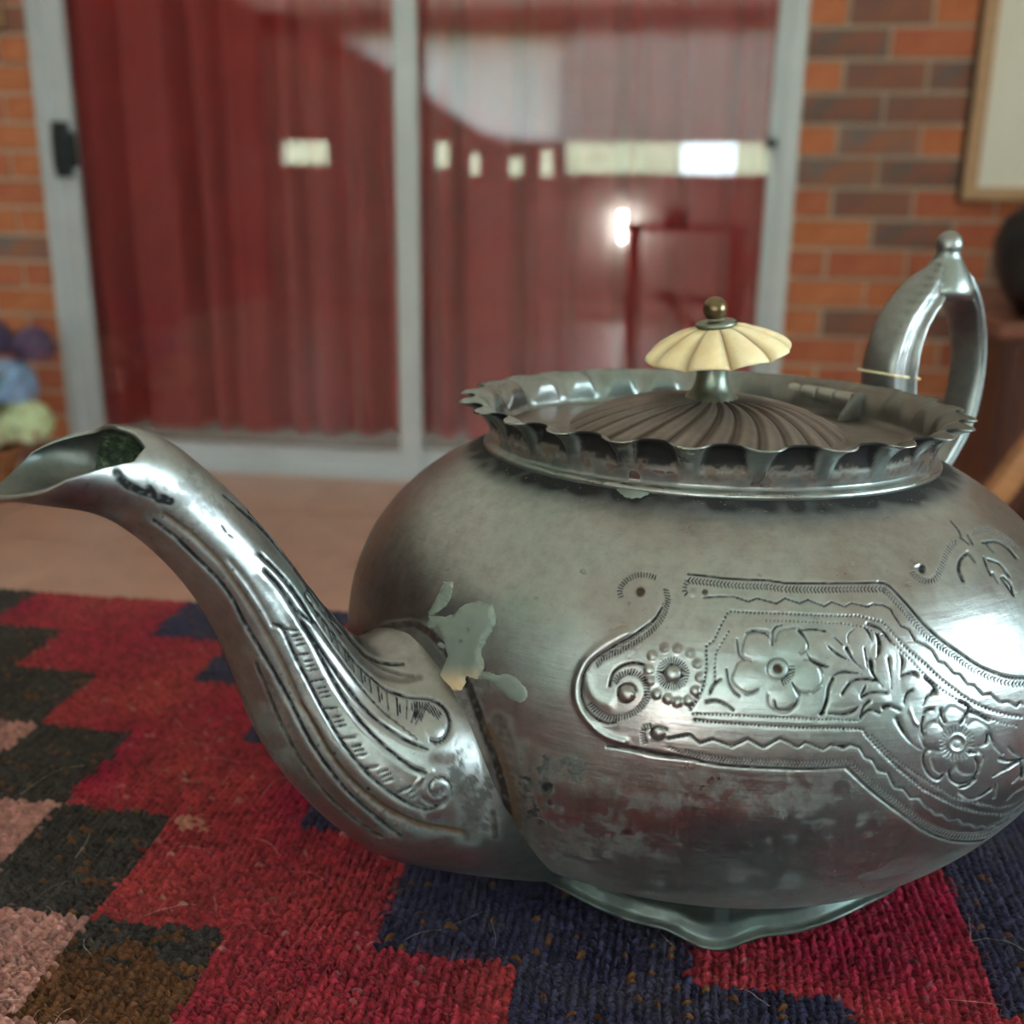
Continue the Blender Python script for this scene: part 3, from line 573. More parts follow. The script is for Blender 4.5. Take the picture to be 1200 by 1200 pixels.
# stains: the solder seam by the spout, bruises, the line under the collar
R.stain([(505, 742), (530, 772), (550, 806), (566, 850), (584, 900), (596, 950), (606, 1010)], 6, .85, .1)
R.line([(508, 746), (532, 774), (552, 808), (568, 852), (586, 902), (598, 952), (607, 1010)], 3.2, -.25, 1.0)
R.stain([(572, 852), (590, 890), (602, 930), (606, 960)], 7, .3, .75)
R.stain([(585, 845), (598, 885), (606, 935), (612, 985)], 12, .35, .3)
R.stain([(430, 745), (460, 733), (485, 730), (505, 742)], 5, .5, .3)
for q, rr, t in (((640, 905), 7, .5), ((655, 912), 5, .6), ((632, 920), 4, .55), ((820, 942), 5, .35), ((840, 936), 4, .4), ((730, 960), 6, .3), ((760, 930), 3, .4), ((900, 985), 4, .35), ((1012, 1008), 3, .45), ((1020, 978), 3, .5), ((700, 990), 6, .35), ((1040, 880), 0.1, 0), ((737, 707), 2.2, .5)):
    R.st.append(('d', np.array(q, float), rr, 0, t*.4, 0, 0))
for _ in range(260):
    x, y = rnd.uniform(620, 1080), rnd.uniform(910, 1050)
    R.st.append(('d', np.array([x, y]), rnd.uniform(.7, 1.7), -.01, rnd.uniform(.12, .32), 0, 0))
for _ in range(26):
    x, y = rnd.uniform(500, 1000), rnd.uniform(590, 700); a = rnd.uniform(-.5, .5); ln = rnd.uniform(8, 40)
    R.line([(x, y), (x+ln*math.cos(a), y+ln*math.sin(a))], .9, -.012, 0)
h, ta, br = R.field(BPX.reshape(-1, 2), BOK)
def blotch(P, PXY, c, rx, ry, lo, hi, k):
    g = np.exp(-((PXY[:, 0]-c[0])/rx)**2-((PXY[:, 1]-c[1])/ry)**2); n = vnoise(P, 420)*.45+vnoise(P+.3, 1100)*.35+vnoise(P+.7, 2600)*.2
    return k*sstep(lo, hi, n+.28*(g-.6))*np.clip(g*1.6, 0, 1)
Bf, Pf = BODY.reshape(-1, 3), BPX.reshape(-1, 2)
for c_, rx, ry, k in (((628, 925), 34, 62, .9), ((655, 905), 40, 22, .7), ((800, 930), 150, 34, .42), ((960, 930), 120, 50, .3), ((700, 985), 90, 30, .5), ((560, 800), 26, 40, .5)): ta = np.maximum(ta, blotch(Bf, Pf, c_, rx, ry, .50, .66, k)*BOK)
ta = np.clip(ta*(.7+.6*vnoise(BODY.reshape(-1, 3), 1300)), 0, 1)
# a dark line under the collar, all round
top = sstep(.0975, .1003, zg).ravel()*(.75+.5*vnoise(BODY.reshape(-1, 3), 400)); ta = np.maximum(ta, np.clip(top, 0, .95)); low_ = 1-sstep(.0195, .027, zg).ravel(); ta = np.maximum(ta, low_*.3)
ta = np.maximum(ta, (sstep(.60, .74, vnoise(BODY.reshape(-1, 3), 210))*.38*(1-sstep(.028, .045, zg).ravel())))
B3 = BODY+BN*h.reshape(NV, NU_, 1)
bot = [oval(np.full(NU_, rr), THU, z) for rr, z in ((.020, .0155), (.045, .0165), (.058, .018))]
Bv = np.concatenate([np.array(bot), B3]).reshape(-1, 3)
me = mesh_np('body', Bv, gridfaces(NU_, NV+3, True)); z3 = np.zeros(3*NU_)
attr(me, 'tarnish', np.r_[z3+.3, ta]); attr(me, 'brown', np.r_[z3, br]); attr(me, 'dull', np.r_[z3+1, (1-sstep(.026, .052, zg)).ravel()]); obj('body', me, M_SIL, POT)

# dried filler drips stuck on the body: thin domed patches lying on its surface
def in_poly(P, poly):
    x, y = P[:, 0], P[:, 1]; ins = np.zeros(len(P), bool); q = np.asarray(poly, float)
    for a, b in zip(q, np.roll(q, -1, 0)):
        c = (a[1] > y) != (b[1] > y); ins ^= c & (x < (b[0]-a[0])*(y-a[1])/(b[1]-a[1]+1e-12)+a[0])
    return ins
def poly_dist(P, poly):
    q = np.asarray(poly, float); best = np.full(len(P), 1e9)
    for a, b in zip(q, np.roll(q, -1, 0)):
        ab = b-a; t = np.clip(((P-a)@ab)/(ab@ab+1e-9), 0, 1); best = np.minimum(best, ((a+t[:, None]*ab-P)**2).sum(1))
    return np.sqrt(best)
def filler_mat():
    m, nt, b = mat('dried_filler'); am = N(nt, 'ShaderNodeAttribute', attribute_name='amber'); n = noise(nt, 160, 4)
    c = ramp(nt, n, 0, [(.3, (.14, .17, .15)), (.7, (.21, .24, .21))]); cc = mix(nt, (am, 'Fac'), (c, 0), (.60, .44, .27)); put(nt, cc, b.inputs['Base Color'])
    b.inputs['Roughness'].default_value = .42; b.inputs['Subsurface Weight'].default_value = .15; b.inputs['Subsurface Radius'].default_value = (.002, .0015, .001)
    n2 = noise(nt, 500, 3); bump(nt, b, (n2, 0), .3, .0004); return m
M_FILL = filler_mat()
def patch(poly, hmm, pits=(), amber=None, lab=None):
    poly = np.asarray(poly, float); pc = catmull(np.r_[poly, poly[:1]], len(poly)*5+1)[:-1]
    lo, hi = pc.min(0)-4, pc.max(0)+4; stp = .9
    gx, gy = np.meshgrid(np.arange(lo[0], hi[0], stp), np.arange(lo[1], hi[1], stp)); Q = np.stack([gx.ravel(), gy.ravel()], -1)
    jag = (vnoise(np.c_[Q, Q[:, :1]*0], .22)-.5)*2.2+(vnoise(np.c_[Q, Q[:, :1]*0+9], .6)-.5)*1.2
    sd = np.where(in_poly(Q, pc), 1, -1)*poly_dist(Q, pc)+jag
    P = body_at(Q); nr = body_n(P)
    hh = np.where(sd > 0, hmm*1e-3*(1-np.exp(-np.clip(sd, 0, None)/2.2))*(.8+.4*vnoise(np.c_[Q, Q[:, :1]*0+3], .09)), .12e-3*np.clip(sd, -2, 0))-.02e-3
    for c, r in pits: hh -= hmm*.9e-3*np.exp(-((Q-np.array(c))**2).sum(1)/r**2)
    nx, ny = gx.shape[1], gx.shape[0]; F = gridfaces(nx, ny, flip=True); F = F[(sd[F] > -1.6).all(1)]
    use = np.unique(F); mp = np.zeros(len(Q), int); mp[use] = np.arange(len(use))
    me = mesh_np('filler_patch', (P+nr*hh[:, None])[use], mp[F])
    a = np.zeros(len(use)) if amber is None else sstep(amber[0], amber[1], Q[use, 1])
    attr(me, 'amber', a); o = obj('filler_patch', me, M_FILL, POT)
    if lab: o['label'] = lab
def body_at(Q):
    """points of the smooth body under drawing points (Newton from the nearest grid vertex)"""
    front = np.where(((BN*(BODY+TC-np.array([0, 0, CAM_H]))).sum(-1) < 0).ravel())[0]; bp = draw_xy(BODY).reshape(-1, 2)[front]
    lo, hi = Q.min(0)-6, Q.max(0)+6; k = ((bp > lo) & (bp < hi)).all(1); front, bp = front[k], bp[k]
    t = np.empty(len(Q)); z = np.empty(len(Q))
    for i in range(0, len(Q), 400):
        j = ((bp[None]-Q[i:i+400, None])**2).sum(-1).argmin(1); t[i:i+400] = tg.ravel()[front[j]]; z[i:i+400] = zg.ravel()[front[j]]
    for _ in range(3):
        f = lambda a, b: draw_xy(oval(body_r(b), a, b)); p = f(t, z); e = 1e-5
        jt, jz = (f(t+e, z)-p)/e, (f(t, z+e)-p)/e; dq = Q-p; det = jt[:, 0]*jz[:, 1]-jt[:, 1]*jz[:, 0]
        t = t+np.clip((dq[:, 0]*jz[:, 1]-dq[:, 1]*jz[:, 0])/det, -.02, .02); z = np.clip(z+np.clip((jt[:, 0]*dq[:, 1]-jt[:, 1]*dq[:, 0])/det, -.001, .001), ZB, ZT)
    body_at.tz = (t, z); return oval(body_r(z), t, z)
def body_n(P):
    t, z = body_at.tz; e = 1e-5; a = oval(body_r(z), t+e, z)-P; b = oval(body_r(np.clip(z+e, 0, ZT)), t, z+e)-P
    n = np.cross(a, b); return n/(np.linalg.norm(n, axis=1, keepdims=True)+1e-15)
patch(cT((310, 965), (345, 968), (400, 960), (425, 932), (480, 914), (510, 920), (532, 932), (542, 985), (512, 1050), (490, 1095), (505, 1140), (480, 1185), (440, 1175), (430, 1215), (405, 1230), (372, 1205), (352, 1180), (362, 1140), (375, 1100), (360, 1050), (338, 1005), (305, 1005)), .95, [((551, 739), 1.6), ((543, 752), 1.5)], (776, 806), 'thick grey dried filler with an amber lower tip')
patch(cT((360, 842), (395, 850), (372, 925), (330, 958), (306, 955), (338, 895)), .45)
patch(cG((935, 372), (1000, 390), (1055, 390), (1122, 455), (1110, 502), (1062, 498), (1010, 452), (950, 412), (918, 402)), .6)
patch([(722, 574), (733, 568), (748, 569), (762, 577), (752, 583), (735, 583)], .35)
for q, rr in (((683.5, 670), 4.2), ((628, 701), 3.0), ((517, 756), 3.6)):
    patch([(q[0]+rr*math.cos(a), q[1]+rr*.9*math.sin(a)) for a in np.linspace(0, 2*PI, 7)[:-1]], .25)

# ------------------------------------------------------------------ spout
AZS = math.radians(208.0)
us = np.array([math.cos(AZS), math.sin(AZS), 0]); ns = np.array([-us[1], us[0], 0])      # ns points to the near side
SEC = [((-14, 530), (-12, 583), 6.0), ((60, 503), (45, 588), 11.0), ((128, 498), (108, 600), 8.8), ((185, 509), (150, 622), 7.9), ((240, 549), (194, 660), 8.6), ((295, 601), (228, 701), 9.2), ((341, 656), (256, 749), 10.2),
       ((378, 706), (277, 802), 12.0), ((408, 740), (300, 858), 14.6), ((430, 753), (334, 908), 17.6), ((447, 752), (384, 957), 21.2), ((466, 744), (452, 992), 24.4), ((481, 738), (612, 1012), 26.3)]
SU = np.array([on_plane(*a, AZS) for a, b, c in SEC]); SL = np.array([on_plane(*b, AZS) for a, b, c in SEC]); SWD = np.array([c for a, b, c in SEC])*1e-3
SU = np.r_[SU, SU[-1:]-[.006, .001]]; SL = np.r_[SL, SL[-1:]-[.010, -.002]]; SWD = np.r_[SWD, SWD[-1]*.97]
MS = len(SU)
fineU, fineL, fineW = catmull(SU, (MS-1)*40+1), catmull(SL, (MS-1)*40+1), catmull(SWD[:, None], (MS-1)*40+1)[:, 0]
ti = np.linspace(0, MS-1, len(fineW))
NT_near, NT_far, NS = 165, 48, 410
th_s = np.r_[np.linspace(-PI/2, PI/2, NT_near, endpoint=False), np.linspace(PI/2, 3*PI/2, NT_far, endpoint=False)]
thm = np.where(np.cos(th_s) >= 0, th_s, PI-th_s)                       # mirrored to the near side
t0 = np.where(np.cos(th_s) >= 0, np.interp(np.degrees(thm), [-90, -60, -36, 0, 15, 27, 50, 72, 90], [0, .20, .55, 1.25, 1.90, 2.48, 2.70, 2.46, 2.14]), np.interp(np.degrees(thm), [-90, -60, -36, 0, 25, 50, 90], [0, .15, .40, .85, 1.35, 1.90, 2.14]))
tt_ = t0[None]+(MS-1-t0)[None]*np.linspace(0, 1, NS)[:, None]
def spout_surf(th, t, inset=0.0):
    u = np.stack([np.interp(t, ti, fineU[:, k]) for k in (0, 1)], -1); l = np.stack([np.interp(t, ti, fineL[:, k]) for k in (0, 1)], -1); wd = np.interp(t, ti, fineW)
    c, v = (u+l)/2, (u-l)/2; vl = np.linalg.norm(v, axis=-1, keepdims=True); v = v*(1-inset/vl); wd = wd-inset
    p = c+v*np.sin(th)[..., None]
    return p[..., :1]*us+p[..., 1:]*np.array([0, 0, 1.])+(wd*np.cos(th))[..., None]*ns
thg = np.broadcast_to(th_s, tt_.shape)
SP = spout_surf(thg, tt_); SNn = grid_normals(SP); cen = SP.mean(1, keepdims=True)
if ((SP-cen)*SNn).sum() < 0: SNn = -SNn
SPX = draw_xy(spout_surf(np.broadcast_to(thm, tt_.shape), tt_)).reshape(-1, 2)
Q = Relief(); Q.DEPTH, Q.RIDGE = .55, .62
def px(*p): return list(p)
gr1 = cH((0, 130), (100, 205), (200, 300), (330, 430), (400, 530), (450, 630), (530, 765))+cG((80, 390), (150, 520), (210, 640), (280, 750), (370, 865), (450, 940), (520, 1000), (600, 1060))
Q.line(gr1, 2.6, -.45, 1.0); Q.line([(x-5, y+3) for x, y in gr1], 5, .25, 0)
gr2 = cH((60, 100), (180, 190), (260, 262), (340, 345), (430, 470), (500, 580), (560, 680), (650, 850))+cG((185, 511), (245, 610), (310, 725), (390, 825), (480, 905), (570, 965), (680, 1012), (800, 1035), (852, 1045))
Q.line(gr2, 4.2, -.55, .3, .75); Q.line(gr2[8:], 2.2, -.35, .75, .3); Q.line(gr2[12:], 4.5, -.3, .45, .7)
gr3 = cH((380, 330), (470, 440), (545, 555), (600, 650))+cG((110, 200), (160, 310), (220, 425), (280, 540), (350, 660), (430, 765), (510, 845), (590, 902), (660, 937), (720, 947), (772, 925))
Q.line(gr3[3:], 2.4, -.45, 1.0); Q.line(gr3[:4], 3.5, -.25, .2, .3)
Q.line([(x-5.5, y+4.2) for x, y in gr3], 5.5, .26, 0)
gr4 = cH((560, 380), (640, 470), (720, 600), (790, 720))+cG((210, 200), (270, 320), (330, 430), (400, 540), (470, 625), (560, 710), (640, 770), (700, 797))
Q.line(gr4, 2.5, -.5, 1.0); Q.line([(x-6, y+4) for x, y in gr4], 5.0, .28, 0)
gr5 = cH((540, 300), (640, 400), (720, 500), (800, 640))+cG((165, 130), (240, 245), (320, 360), (400, 470), (480, 560), (560, 622), (640, 672), (708, 698))
Q.line(gr5, 2.4, -.48, 1.0); Q.line([(x-5, y+4) for x, y in gr5], 5.0, .26, 0); Q.line(cG((140, 60), (230, 190), (320, 310), (400, 415), (480, 505), (560, 580), (650, 645)), 4.2, .30, 0)
Q.line(cG((120, 0), (215, 130), (300, 255), (370, 355), (440, 450), (520, 540), (600, 605), (665, 655)), 1.4, -.3, .45)
gr6 = cH((420, 60), (560, 190), (680, 330), (780, 460))+cG((205, 60), (270, 150), (330, 230), (400, 325), (470, 395), (540, 450), (625, 482), (720, 492), (782, 530), (803, 590), (785, 648), (748, 672), (724, 662))
Q.line(gr6, 1.6, -.42, .7); Q.line(gr6[9:], 2.0, -.45, .9)
gr7 = cH((480, 80), (600, 200), (700, 340), (800, 480), (900, 620))+cG((290, 130), (350, 190), (400, 255), (460, 315), (540, 345), (610, 348))
Q.line(gr7, 2.2, -.45, .9); Q.line([(x+5, y-3) for x, y in gr7[3:]], 4, .35, 0)
Q.line(cH((350, 0), (520, 140), (640, 280), (740, 420), (850, 580), (943, 700)), 1.4, -.3, .5)
Q.line(cG((430, 290), (500, 350), (590, 385), (650, 395)), 2.6, -.35, .3, .3); Q.line(cG((440, 330), (520, 392), (610, 415), (680, 400)), 4.0, -.3, .2, .45)
Q.boss(cG((560, 270))[0], 26, .7, 0, 0, 16)
# square panels along the two bands
for a, b in zip(cG((118, 203), (170, 310), (225, 420), (280, 532), (345, 655), (440, 782), (562, 890)), cG((168, 207), (218, 303), (278, 410), (335, 528), (412, 648), (502, 770), (640, 853))):
    Q.line([a, b], 1.2, -.35, .7)
bandA = cG((145, 255), (195, 360), (250, 470), (310, 590), (390, 710), (495, 825), (610, 900)); bandB = cG((193, 245), (245, 350), (300, 460), (365, 580), (450, 700), (560, 800), (660, 865))
for (ax, ay), (bx, by) in zip(bandA, bandB):
    for f in (.42, .62, .8):
        mx_, my_ = ax+(bx-ax)*f, ay+(by-ay)*f; tx, ty = (bandA[1][0]-bandA[0][0])/35, (bandA[1][1]-bandA[0][1])/35
        for s_ in (-2.4, .0, 2.4): Q.line([(mx_+s_*1.2-2, my_+s_*2.2+.6), (mx_+s_*1.2+2.2, my_+s_*2.2-.8)], 1.0, -.25, .8)
up0 = gr6[4:12]; lo0 = cG((225, 90), (290, 215), (350, 300), (410, 385), (480, 470), (550, 545), (620, 585), (650, 610))
pu, pl = catmull(np.array(up0), 43), catmull(np.array(lo0), 43)
for k in range(0, 43, 3):
    a, b = pu[k], pl[k]; Q.line([a*.85+b*.15, a*.12+b*.88], 1.1, -.3, .6 if k % 2 else .4)
    if k % 2: Q.line([a*.6+b*.4+[3, 2], a*.3+b*.7+[3, 2]], 1.2, -.2, .55)
# volutes
v1 = np.array(cG((742, 622))[0]); Q.boss(v1, 13, .6, 0, 0, 12); Q.ticks(cG((640, 520), (700, 520), (760, 560)), 3, 8, 0, 1.1, -.25, .6); Q.ticks(cG((655, 545), (690, 560)), 3, 10, 0, 1.2, -.2, .6)
v2 = np.array(cG((752, 862))[0]); Q.boss(v2, 19, .7); sp_ = [(v2[0]+r_*math.cos(a), v2[1]+r_*math.sin(a)) for a, r_ in zip(np.linspace(2.6, -6.0, 34), np.linspace(21, 5, 34))]
Q.line(sp_, 1.8, -.55, .85)
Q.line(cG((670, 835), (700, 800), (730, 790)), 2, .35, 0); Q.line(cG((755, 875), (840, 870), (905, 868)), 1, -.1, .3)
Q.line([(478, 742), (508, 760), (536, 795), (556, 845), (575, 915), (588, 965), (594, 1000)], 3.0, .30, 0)
gr0 = cG((0, 345), (60, 490), (130, 645), (220, 795), (320, 915), (430, 1005), (520, 1062)); Q.line(gr0, 2.6, -.30, .45, .2)
# scratches, bruises, dark splash on the neck
for a in (cJ((545, 290), (600, 360), (680, 390), (780, 420)), cJ((560, 330), (640, 370)), cJ((700, 370), (740, 420), (800, 430))): Q.stain(a, 5.5, .7)
Q.stain(cJ((1040, 545), (1058, 572)), 1.8, .3); Q.stain(cJ((1072, 588), (1092, 602)), 1.8, .3); Q.line(cJ((620, 210), (590, 190), (560, 150)), 3, 0, .3)
for _ in range(60):
    k = rnd.randrange(len(gr2)-1); f = rnd.random(); q = (gr2[k][0]*(1-f)+gr2[k+1][0]*f+rnd.uniform(-9, 9), gr2[k][1]*(1-f)+gr2[k+1][1]*f+rnd.uniform(-9, 9)); Q.st.append(('d', np.array(q), rnd.uniform(1, 2.6), -.02, rnd.uniform(.2, .5), rnd.choice((0, .5)), 0))
Q.stain(cG((860, 870), (900, 950), (880, 1040)), 16, .35, .2); Q.stain(cG((740, 735), (800, 740)), 8, .3, .4); Q.stain(cG((990, 1060), (980, 960)), 5, .6, .2)
hs, ta, br = Q.field(SPX, np.ones(len(SPX), bool))
ta = np.clip(ta*(.65+.75*vnoise(SP, 1500).ravel()), 0, 1)
for c_, rx, ry, k in (((560, 940), 34, 50, .8), ((525, 885), 30, 12, .6), ((535, 905), 14, 30, .7), ((320, 830), 60, 160, .35), ((200, 600), 90, 50, .35), ((490, 970), 70, 22, .5)): ta = np.maximum(ta, blotch(SP.reshape(-1, 3), SPX, c_, rx, ry, .50, .68, k))
fadein = sstep(0, .03, np.linspace(0, 1, NS))[:, None]*np.ones((1, len(th_s)))
SO = SP+SNn*(hs.reshape(NS, -1)*fadein)[..., None]
SI = spout_surf(thg, tt_, .0009)
# a soft lip: the outer edge rolls over
nT = len(th_s); rim = (SO[:1]+SI[:1])/2+(SO[:1]-SO[3:4])*.10
V = np.concatenate([SO[::-1].reshape(-1, 3), rim.reshape(-1, 3), SI.reshape(-1, 3)])
Fs = gridfaces(nT, NS*2+1, True); me = mesh_np('spout', V, Fs)
z_in = np.zeros(NS*nT)
attr(me, 'tarnish', np.r_[ta.reshape(NS, -1)[::-1].ravel(), np.zeros(nT), z_in]); attr(me, 'brown', np.r_[br.reshape(NS, -1)[::-1].ravel(), np.zeros(nT), z_in])
def verdigris_mat():
    m, nt, b = mat('corroded_spout_lining'); n = noise(nt, 420, 5, .7); g = N(nt, 'ShaderNodeTexCoord')
    c = ramp(nt, n, 0, [(.35, (.012, .016, .012)), (.52, (.05, .075, .045)), (.66, (.20, .22, .13)), (.8, (.03, .03, .025))]); L(nt, c, 0, b, 'Base Color')
    b.inputs['Roughness'].default_value = .55; b.inputs['Metallic'].default_value = .3; bump(nt, b, (n, 0), .6, .0008); return m
so = obj('spout', me, M_SIL2, POT); me.materials.append(silver_mat('dull_spout_lining', (.13, .14, .135), .42, .3)); me.materials.append(verdigris_mat())
mi = np.zeros(len(me.polygons), np.int32)
if len(mi) == len(Fs):
    row = Fs.min(1)//nT; inn = row >= NS+1; mi[inn] = 1; c0_ = Fs.max(1) % nT
    tcorr = (row-NS-1)/NS; col_th = np.degrees(thm[Fs[:, 0] % nT]); mi[inn & (tt_[np.clip(row-NS-1, 0, NS-1), Fs[:, 0] % nT] > 2.06)] = 2
    me.polygons.foreach_set('material_index', mi)

# ------------------------------------------------------------------ rim gallery with crimped edge
NG, NSC = 900, 25
thr = np.linspace(0, 2*PI, NG, endpoint=False)
sc_ = .5+.5*np.cos(NSC*thr+.6+.5*np.sin(3*thr)); tong = sc_**1.35
prof = [(0.0, .0478, .0996), (.02, .0488, .0999), (.05, .0500, .1006), (.08, .0504, .1013), (.11, .0500, .1020), (.14, .0491, .1024), (.20, .0487, .1030), (.30, .0488, .1040), (.40, .0492, .1052), (.50, .0495, .1064), (.60, .0500, .1076), (.70, .0507, .1088), (.80, .0516, .1099), (.88, .0526, .1107), (.94, .0535, .1113), (1.0, .0543, .1117)]
vp = np.array([p[0] for p in prof]); vv = np.r_[np.linspace(0, .2, 10), np.linspace(.22, 1, 30)]; pr = np.interp(vv, vp, [p[1] for p in prof]); pz = np.interp(vv, vp, [p[2] for p in prof])
wv_ = np.clip((vv-.30)/.70, 0, 1)[:, None]; amp = sstep(.30, 1.0, vv)[:, None]*(1-.6*np.exp(-((thr-AL*0-.95)/.62)**2))[None]
cone = np.clip((sc_[None]-(1-(.10+.90*wv_)))/(.10+.90*wv_), 0, 1); cone = cone*cone*(3-2*cone)      # crimps: narrow at the foot, wide at the lip
rO = pr[:, None]-.0009*amp+amp*.0034*(cone-.45); zO = pz[:, None]-amp**3*(.0005*tong)[None]
rO = rO+(sstep(.88, 1, vv)[:, None]**2)*.0008
iv = np.linspace(1, .36, 16); rI = np.stack([np.interp(iv, vv, rO[:, k]) for k in range(NG)], 1)-.0007; zI = np.stack([np.interp(iv, vv, zO[:, k]) for k in range(NG)], 1)+.00012
edge_r, edge_z = (rO[-1:]+rI[:1])/2, np.maximum(zO[-1:], zI[:1])+.00022
low_r, low_z = np.full((1, NG), .0462), np.full((1, NG), .1042)
RG, ZG = np.concatenate([rO, edge_r, rI, low_r]), np.concatenate([zO, edge_z, zI, low_z]); TG = np.broadcast_to(thr, RG.shape)
GV = oval(RG, TG, ZG); me = mesh_np('rim_gallery', GV.reshape(-1, 3), gridfaces(NG, len(RG), True))
rec = np.concatenate([np.clip((1-cone*1.5)*1.7, 0, 1), np.clip((1-cone[-1:]*1.5)*1.7, 0, 1), np.zeros((len(iv)+1, NG))]); nv_ = vnoise(GV, 420)*.6+vnoise(GV, 1100)*.4; nv2 = vnoise(GV+.5, 300)
vfull = np.r_[vv, 1, iv*0+2, 2]; band = (np.interp(vfull, [0, .40, .55, .80, 1.0, 1.02], [0, 0, .8, 1, .7, 0]))[:, None]
tar = np.clip(rec*band*1.6*(.75+.5*nv_), 0, .97)
tar = np.maximum(tar, np.interp(vfull, [0, .02, .04, .09, .105, .13, .16, 1, 3], [.9, .9, .75, .05, .0, .35, .1, 0, 0])[:, None]*(.5+.7*nv_))
tar = np.maximum(tar, np.interp(vfull, [0, .14, .2, .45, .5, 3], [0, 0, 1, 1, 0, 0])[:, None]*sstep(.50, .68, nv2)*.6)
lowarc = np.interp(vfull, [0, .22, .32, .42, .52, .62, 1, 3], [0, .1, .7, .95, .6, .05, 0, 0])[:, None]*rec
brn = np.clip(lowarc*sstep(.25, .75, vnoise(GV+.9, 500)*.6+vnoise(GV+.2, 1500)*.4)*1.1, 0, .8); tar = tar*(1-.6*sstep(.15, .5, brn))
inside = (vfull > 1.5)[:, None]; rgt = sstep(.005, .03, GV[..., 0]); tar = np.where(inside, .10+.15*nv_+.25*rgt, tar); brn = np.where(inside, .10+.40*rgt, brn)
attr(me, 'tarnish', tar); attr(me, 'brown', brn); obj('rim_gallery', me, silver_mat('bright_rim_silver', (.33, .35, .34), .26, .3), POT)

# ------------------------------------------------------------------ lid with swirled dome
M_LID = silver_mat('dull_lid_silver', (.29, .245, .225), .42, .5)
NL_, rl = 560, np.r_[np.linspace(.0005, .0305, 120), np.linspace(.0309, .0466, 24)]
thl = np.linspace(0, 2*PI, NL_, endpoint=False); TL, RL = np.meshgrid(thl, rl)
q = np.clip(RL/.0308, 0, 1); dome = np.where(RL < .0308, .0072*(1-q**2.8)+.0009, 0)
sw = TL*28+13.0*q**1.1; fl = np.abs(np.sin(sw/2)); fine_ = .5+.5*np.sin(3*sw+1.5*np.sin(sw))
env = sstep(.06, .30, q)*(1-sstep(.97, 1.0, q)); ZL = .1046+dome+env*(.00060*(fl-.6)+.00016*fine_)-np.where(RL > .0308, .0002*sstep(.0308, .034, RL), 0)
LV = oval(RL, TL, ZL); me = mesh_np('lid', LV.reshape(-1, 3), gridfaces(NL_, len(rl), True))
attr(me, 'tarnish', np.clip(env*((1-fl)**2*.8+.30*(1-fine_)), 0, .85)+.05); attr(me, 'brown', np.clip(env*(.12+.25*(1-fl)**2), 0, .5)+.06); lid = obj('lid', me, M_LID, POT)
# knob: turned stem, fluted ivory button, washer and ball (sub-parts of the lid)
M_KNOB = silver_mat('grey_knob_metal', (.24, .26, .22), .36, .2); M_BALL = silver_mat('brassy_ball_metal', (.20, .15, .085), .30, .2)
def plain_attrs(o):
    for a in ('tarnish', 'brown'): attr(o.data, a, np.zeros(len(o.data.vertices)))
    return o
KX, KY = .0009, .0
st = lathe('knob_stem', [(0, .1112), (.0058, .1112), (.0062, .1117), (.0060, .1124), (.0056, .1131), (.0047, .1140), (.0039, .1152), (.0035, .1172), (.0035, .1192), (.0038, .1206), (.0043, .1214), (.0040, .1222), (0, .1224)], M_KNOB, lid, 40)
st.location = (KX, KY, 0); plain_attrs(st)
def ivory_mat():
    m, nt, b = mat('old_ivory'); n = noise(nt, 150, 5); n2 = noise(nt, 420, 4, .6, stretch=(1, 1, .3))
    c = ramp(nt, n, 0, [(.3, (.80, .61, .33)), (.6, (.90, .76, .50)), (.8, (.74, .50, .23))]); gr = N(nt, 'ShaderNodeAttribute', attribute_name='groove')
    cc = mix(nt, math_(nt, 'MULTIPLY', (gr, 'Fac'), .8), (c, 0), (.30, .17, .07)); put(nt, cc, b.inputs['Base Color']); b.inputs['Roughness'].default_value = .38
    b.inputs['Subsurface Weight'].default_value = .25; b.inputs['Subsurface Radius'].default_value = (.004, .002, .001); bump(nt, b, (n2, 0), .1, .0003); return m
M_IVORY = ivory_mat()
NB_, npet = 360, 10
tb = np.linspace(0, 2*PI, NB_, endpoint=False); pet = np.abs(np.cos(npet*tb/2))**.55
prof_b = [(.0005, .0044), (.003, .0043), (.006, .0039), (.009, .0031), (.012, .0018), (.0142, .0006), (.0155, -.0005), (.0160, -.0014), (.0154, -.0019), (.013, -.0013), (.008, -.0006), (.0005, -.0004)]
pb = catmull(np.array(prof_b), 70); rb_ = pb[:, :1]*(1-.10*(1-pet)*sstep(.003, .013, pb[:, :1])); zb_ = pb[:, 1:]-.0012*(1-pet)*sstep(.003, .011, pb[:, :1])*(np.arange(70)[:, None] < 48)
BV = np.stack([rb_*np.cos(tb), rb_*np.sin(tb), zb_+0*rb_], -1)
tilt = Matrix.Rotation(math.radians(-7.5), 4, 'Y') @ Matrix.Rotation(math.radians(3), 4, 'X')
me = mesh_np('ivory_button', BV.reshape(-1, 3), gridfaces(NB_, 70, True)); attr(me, 'groove', np.clip((1-pet)*1.6-.35, 0, 1)*np.ones((70, 1))); ib = obj('ivory_button', me, M_IVORY, lid)
KM = Matrix.Translation((KX+.0006, KY, .1242)) @ tilt; ib.matrix_local = KM
ib['label'] = 'cream fluted ivory button'
wsh = lathe('knob_washer', [(0, .0040), (.0040, .0040), (.0045, .0045), (.0045, .0050), (.0040, .0054), (.0022, .0055), (.0018, .0058), (.0018, .0064), (0, .0064)], M_KNOB, lid, 36); wsh.matrix_local = KM; plain_attrs(wsh)
a = np.linspace(-PI/2, PI/2, 18)
bal = lathe('knob_ball', [(.00265*math.cos(x), .0080+.00265*math.sin(x)) for x in a], M_BALL, lid, 32); bal.matrix_local = KM; plain_attrs(bal)

